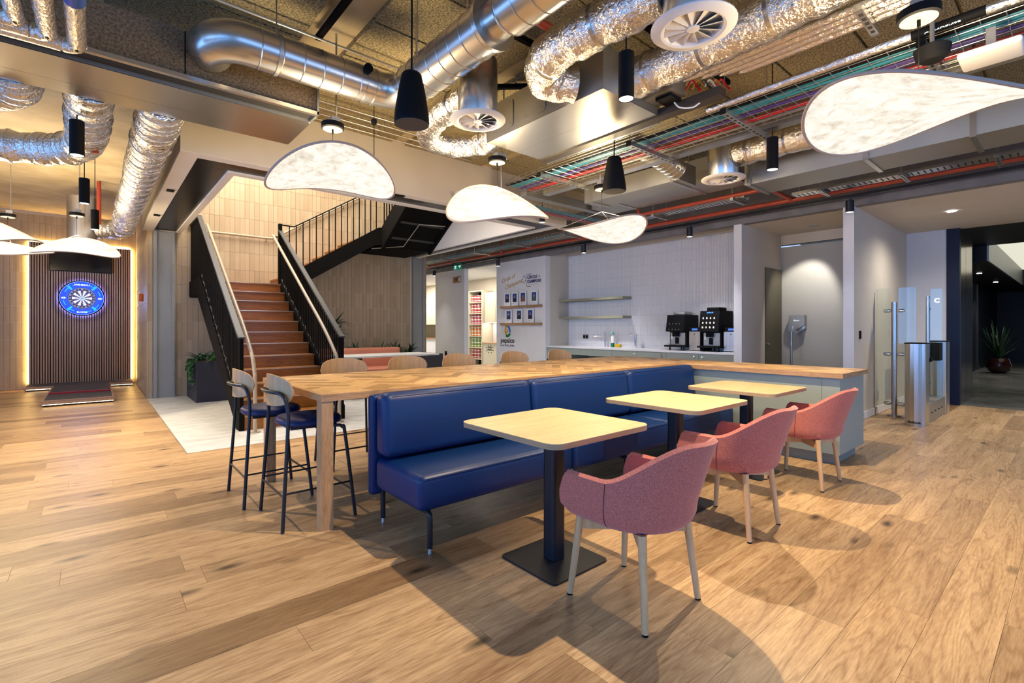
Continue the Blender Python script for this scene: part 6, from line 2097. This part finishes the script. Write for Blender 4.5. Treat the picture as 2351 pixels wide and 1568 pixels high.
cable_run(lambda f, o: (3.76 + o, 4.55 - 5.1 * f, 3.016), [
    ('black', M['black_plastic'], (0.05, 0.075)), ('blue', M['blue_cable'], (0.11, 0.135, 0.16, 0.185)), ('purple', M['purple_cable'], (0.27, 0.29, 0.31)), ('red', M['red_cable'], (0.40, 0.425)), ('grey', M['galv_dull'], (0.49,))],
    '%s cable bundle lying in the long wire basket')
t = thing('cable_trunking', (4.42, 2.0, 2.99), 'white cable trunking running beside the long wire basket', 'trunking')
build(MB().box(4.37, 4.47, -0.6, 4.5, 2.985, 3.045), 'trunking_body', M['galv'], t)
for k, yy in enumerate((3.87, 2.69, 1.81, 0.62)):
    t = thing('basket_bracket', (4.1, yy, 2.95), ['slotted steel bracket under the basket end near the bulkhead', 'slotted steel bracket under the basket behind the cone speaker', 'slotted steel bracket under the basket beside the condensate pipe end', 'slotted steel bracket under the basket above the large petal lamp'][k], 'bracket')
    build(MB().box(3.70, 4.52, yy - 0.021, yy + 0.021, 2.942, 2.982), 'channel', M['galv'], t)
    for j in range(11):
        build(MB().box(3.755 + j * 0.068, 3.787 + j * 0.068, yy - 0.007, yy + 0.007, 2.9405, 2.9418), 'slot', M['felt'], t)
    build(MB().box(3.690, 3.699, yy - 0.023, yy + 0.023, 2.935, 2.985), 'end_cap', M['black_plastic'], t)
    for xx in (3.72, 4.50):
        build(MB().cyl((xx, yy, 2.982), (xx, yy, 3.70), 0.0045, 0.0045, 6), 'hanger_rod', M['grey_tube'], t)
basket(5.16, 5.50, 4.5, 7.4, 3.05, 'wire cable basket crossing toward the kitchenette', along='X')
cable_run(lambda f, o: (4.55 + 2.75 * f, 5.16 + o, 3.066), [('blue', M['blue_cable'], (0.05, 0.08, 0.11, 0.14)), ('purple', M['purple_cable'], (0.19,)), ('red', M['red_cable'], (0.27, 0.30))], '%s cable bundle in the basket crossing to the kitchenette')
t = thing('steel_channel', (5.6, 5.0, 3.1), 'wide galvanised channel above the crossing cable basket', 'trunking')
build(MB().box(4.5, 7.3, 4.96, 5.08, 3.10, 3.22), 'channel_body', M['galv_dull'], t)
bk_ = basket(6.62, 6.95, 5.6, 13.5, 3.02, 'wire cable basket running to the exit sign')
for yy in (6.2, 7.6, 9.0, 10.4, 11.8):
    build(MB().box(6.55, 7.02, yy - 0.02, yy + 0.02, 2.976, 3.015), 'support_channel', M['galv'], bk_)
    build(MB().cyl((6.57, yy, 3.01), (6.57, yy, 3.715), 0.0045, 0.0045, 6), 'hanger_rod', M['grey_tube'], bk_)
cable_run(lambda f, o: (6.62 + o, 5.7 + 7.6 * f, 3.036), [('blue', M['blue_cable'], (0.06, 0.09, 0.12, 0.16, 0.2)), ('grey', M['galv_dull'], (0.27,))], '%s cable bundle in the basket running to the exit sign')

# ---- red sprinkler pipes
def red_pipe(pts, r, label):
    t = thing('sprinkler_pipe', tuple(Vector(pts[0]) - Vector((0, 0, r))), label, 'pipe', 'red sprinkler pipes')
    build(MB().tube(pts, r, 12), 'pipe_body', M['red_pipe'], t)
    for p in pts[1:-1]:
        build(MB().lathe((p[0], p[1], p[2] - 0.03), [(r * 1.25, 0.0), (r * 1.25, 0.06)], 12), 'coupling', M['red_pipe'], t)
    return t


red_pipe([(7.20, -1.0, 3.02), (7.20, 12.6, 3.02)], 0.032, 'red sprinkler pipe running along the lighting track')
red_pipe([(6.38, 2.55, 3.02), (6.38, 4.45, 3.02), (6.38, 4.5, 3.4)], 0.028, 'short red sprinkler pipe over the perforated tray')
red_pipe([(5.95, 2.58, 3.05), (7.165, 2.58, 3.03)], 0.028, 'red branch pipe crossing from the round diffuser')
red_pipe([(1.0, 2.62, 3.55), (3.3, 2.62, 3.55)], 0.032, 'red sprinkler pipe high above the spiral duct')
red_pipe([(0.0, 6.15, 2.95), (0.0, 6.15, 3.6)], 0.03, 'vertical red pipe drop beside the foil duct')
red_pipe([(3.93, 5.829, 3.10), (3.93, 5.50, 3.10)], 0.026, 'short red pipe stub below the lamp canopy')
red_pipe([(0.05, 10.6, 3.0), (0.05, 10.6, 3.7)], 0.03, 'vertical red pipe drop near the dart wall')
red_pipe([(7.04, 8.6, 2.94), (7.04, 8.6, 3.715)], 0.03, 'red valve stub under the basket to the exit sign')


def perforated_tray(x0, x1, ya, yb, z, label):
    t = thing('perforated_tray', ((x0 + x1) / 2, (ya + yb) / 2, z), label, 'cable tray')
    build(MB().box(x0, x1, ya, yb, z, z + 0.003).box(x0, x0 + 0.004, ya, yb, z + 0.003, z + 0.03).box(x1 - 0.004, x1, ya, yb, z + 0.003, z + 0.03), 'tray_body', M['galv'], t)
    rest = MB()
    yy = ya + 0.04
    while yy < yb - 0.03:
        for q in (0.25, 0.5, 0.75):
            xx = x0 + (x1 - x0) * q
            rest.box(xx - 0.018, xx + 0.018, yy - 0.007, yy + 0.007, z - 0.0012, z - 0.0001)
        yy += 0.055
    build(rest, 'perforation', M['felt'], t, kind='stuff', recalc=False)
    return t


perforated_tray(6.50, 6.66, 2.9, 4.9, 3.0, 'perforated steel tray beside the short red pipe')
perforated_tray(6.86, 7.05, -1.0, 2.45, 3.0, 'perforated steel tray along the red pipe toward the lobby')
for k, (xx, yy) in enumerate(((6.58, 3.0), (6.58, 4.2), (6.95, 2.1), (6.95, 1.3), (6.95, 0.55))):
    t = thing('tray_bracket', (xx, yy, 2.95), ['slotted bracket under the perforated tray at its junction', 'slotted bracket under the perforated tray by the vertical red pipe', 'slotted bracket under the long perforated tray, first from the branch pipe', 'slotted bracket under the long perforated tray, second from the branch pipe', 'slotted bracket under the long perforated tray, third from the branch pipe'][k], 'bracket')
    build(MB().box(xx - 0.22, xx + 0.16, yy - 0.02, yy + 0.02, 2.955, 2.995), 'channel', M['galv'], t)
    for j in range(5):
        build(MB().box(xx - 0.18 + j * 0.065, xx - 0.15 + j * 0.065, yy - 0.007, yy + 0.007, 2.9535, 2.9548), 'slot', M['felt'], t)
    build(MB().cyl((xx - 0.20, yy, 2.995), (xx - 0.20, yy, 3.70), 0.0045, 0.0045, 6), 'hanger_rod', M['grey_tube'], t)

# ---- conduits, channels and small ceiling devices
for k, (yy, zz) in enumerate(((3.98, 3.60), (4.95, 3.55), (5.10, 3.55), (5.25, 3.55), (5.40, 3.55))):
    xa_, xb_ = (-0.8, 2.6) if k == 0 else (1.2, 3.9)
    t = thing('steel_conduit', ((xa_ + xb_) / 2, yy, zz - 0.011), ['steel conduit running above the spiral duct elbow', 'steel conduit over the bulkhead, first of four side by side', 'steel conduit over the bulkhead, second of four side by side', 'steel conduit over the bulkhead, third of four side by side', 'steel conduit over the bulkhead, last of four side by side'][k], 'conduit', 'steel conduits under the slab')
    build(MB().tube([(xa_, yy, zz), (xb_, yy, zz)], 0.011, 10), 'tube', M['grey_tube'], t)
    for f_ in (0.15, 0.5, 0.85):
        xq = xa_ + (xb_ - xa_) * f_
        build(MB().cyl((xq, yy, zz + 0.01), (xq, yy, 3.72), 0.005, 0.005, 6), 'drop_clip', M['galv'], t)
for k, (a, b_) in enumerate((((1.05, 2.2, 3.62), (4.6, 2.2, 3.62)), ((2.3, 2.95, 3.62), (4.4, 2.95, 3.62)), ((1.38, 3.25, 3.64), (1.38, 4.05, 3.64)), ((2.75, 3.9, 3.62), (3.5, 3.2, 3.62)))):
    tag(build(MB().bar(a, b_, 0.041, 0.041), 'strut_channel', M['black_steel']), ['long black strut channel across the soffit above the red pipe', 'black strut channel behind the drum diffuser', 'short black strut channel below the plain concrete strip', 'angled black strut channel near the looping foil duct'][k], 'strut')
tag(build(MB().box(1.33, 1.43, 3.16, 3.26, 3.58, 3.66), 'ceiling_sensor_box', M['black_plastic']), 'black box at the end of the short strut channel', 'junction box')
t = thing('wifi_access_point', (3.75, 0.32, 2.75), 'rounded white wifi access point in front of the cable basket', 'access point')
pts = round_rect(0.20, 0.46, 3.66, 3.90, 0.07)
ap = MB().rbox(3.66, 3.90, 0.20, 0.46, 2.78, 2.815, 0.017, 4)
build(ap, 'housing', M['white_plastic'], t)
build(MB().lathe((3.72, 0.40, 2.7785), [(0.004, 0.0), (0.004, 0.001)], 8), 'status_light', plain('green_led', (0, 0.8, 0.3), 0.5, emit=(0, 1, 0.4), estr=4), t)
build(MB().box(3.76, 3.80, 0.31, 0.35, 2.8155, 2.94), 'mount', M['galv'], t)
t = thing('smoke_detector_bar', (3.42, 3.95, 2.72), 'flat black emergency light on a steel drop rod', 'emergency light')
build(MB().rbox(3.34, 3.50, 4.10, 4.26, 2.70, 2.74, 0.01, 2), 'housing', M['black_plastic'], t)
build(MB().cyl((3.42, 4.18, 2.74), (3.42, 4.18, 3.70), 0.012, 0.012, 10), 'drop_rod', M['grey_tube'], t)
t = thing('ceiling_detector', (3.62, 0.82, 2.86), 'dark round detector cup beside the large petal lamp', 'detector')
build(MB().lathe((3.58, 0.55, 2.78), [(0.05, 0.0), (0.075, 0.02), (0.085, 0.07), (0.08, 0.075)], 24), 'housing', M['black_plastic'], t)
build(MB().cyl((3.58, 0.55, 2.855), (3.58, 0.55, 3.05), 0.012, 0.012, 8), 'mount', M['grey_tube'], t)
tag(build(MB().cyl((1.99, 4.32, 2.86), (1.99, 4.32, 3.72), 0.0035, 0.0035, 6).lathe((1.99, 4.32, 3.19), [(0.020, 0.0), (0.026, 0.01), (0.026, 0.045)], 14), 'cord_grip', M['black_plastic']), 'thin black cord with a round grip hanging behind the domed lamp', 'fitting')
for k in range(9):
    tag(build(MB().cyl((0.03, 5.2 + 0.12 * k, 3.718), (-0.35 if k % 2 else -0.25, 5.2 + 0.12 * k, 3.66), 0.004, 0.004, 5), 'rebar_stub', M['black_steel']), 'thin dark rebar stub left in the bare concrete soffit', 'rebar', 'rebar stubs in the soffit')
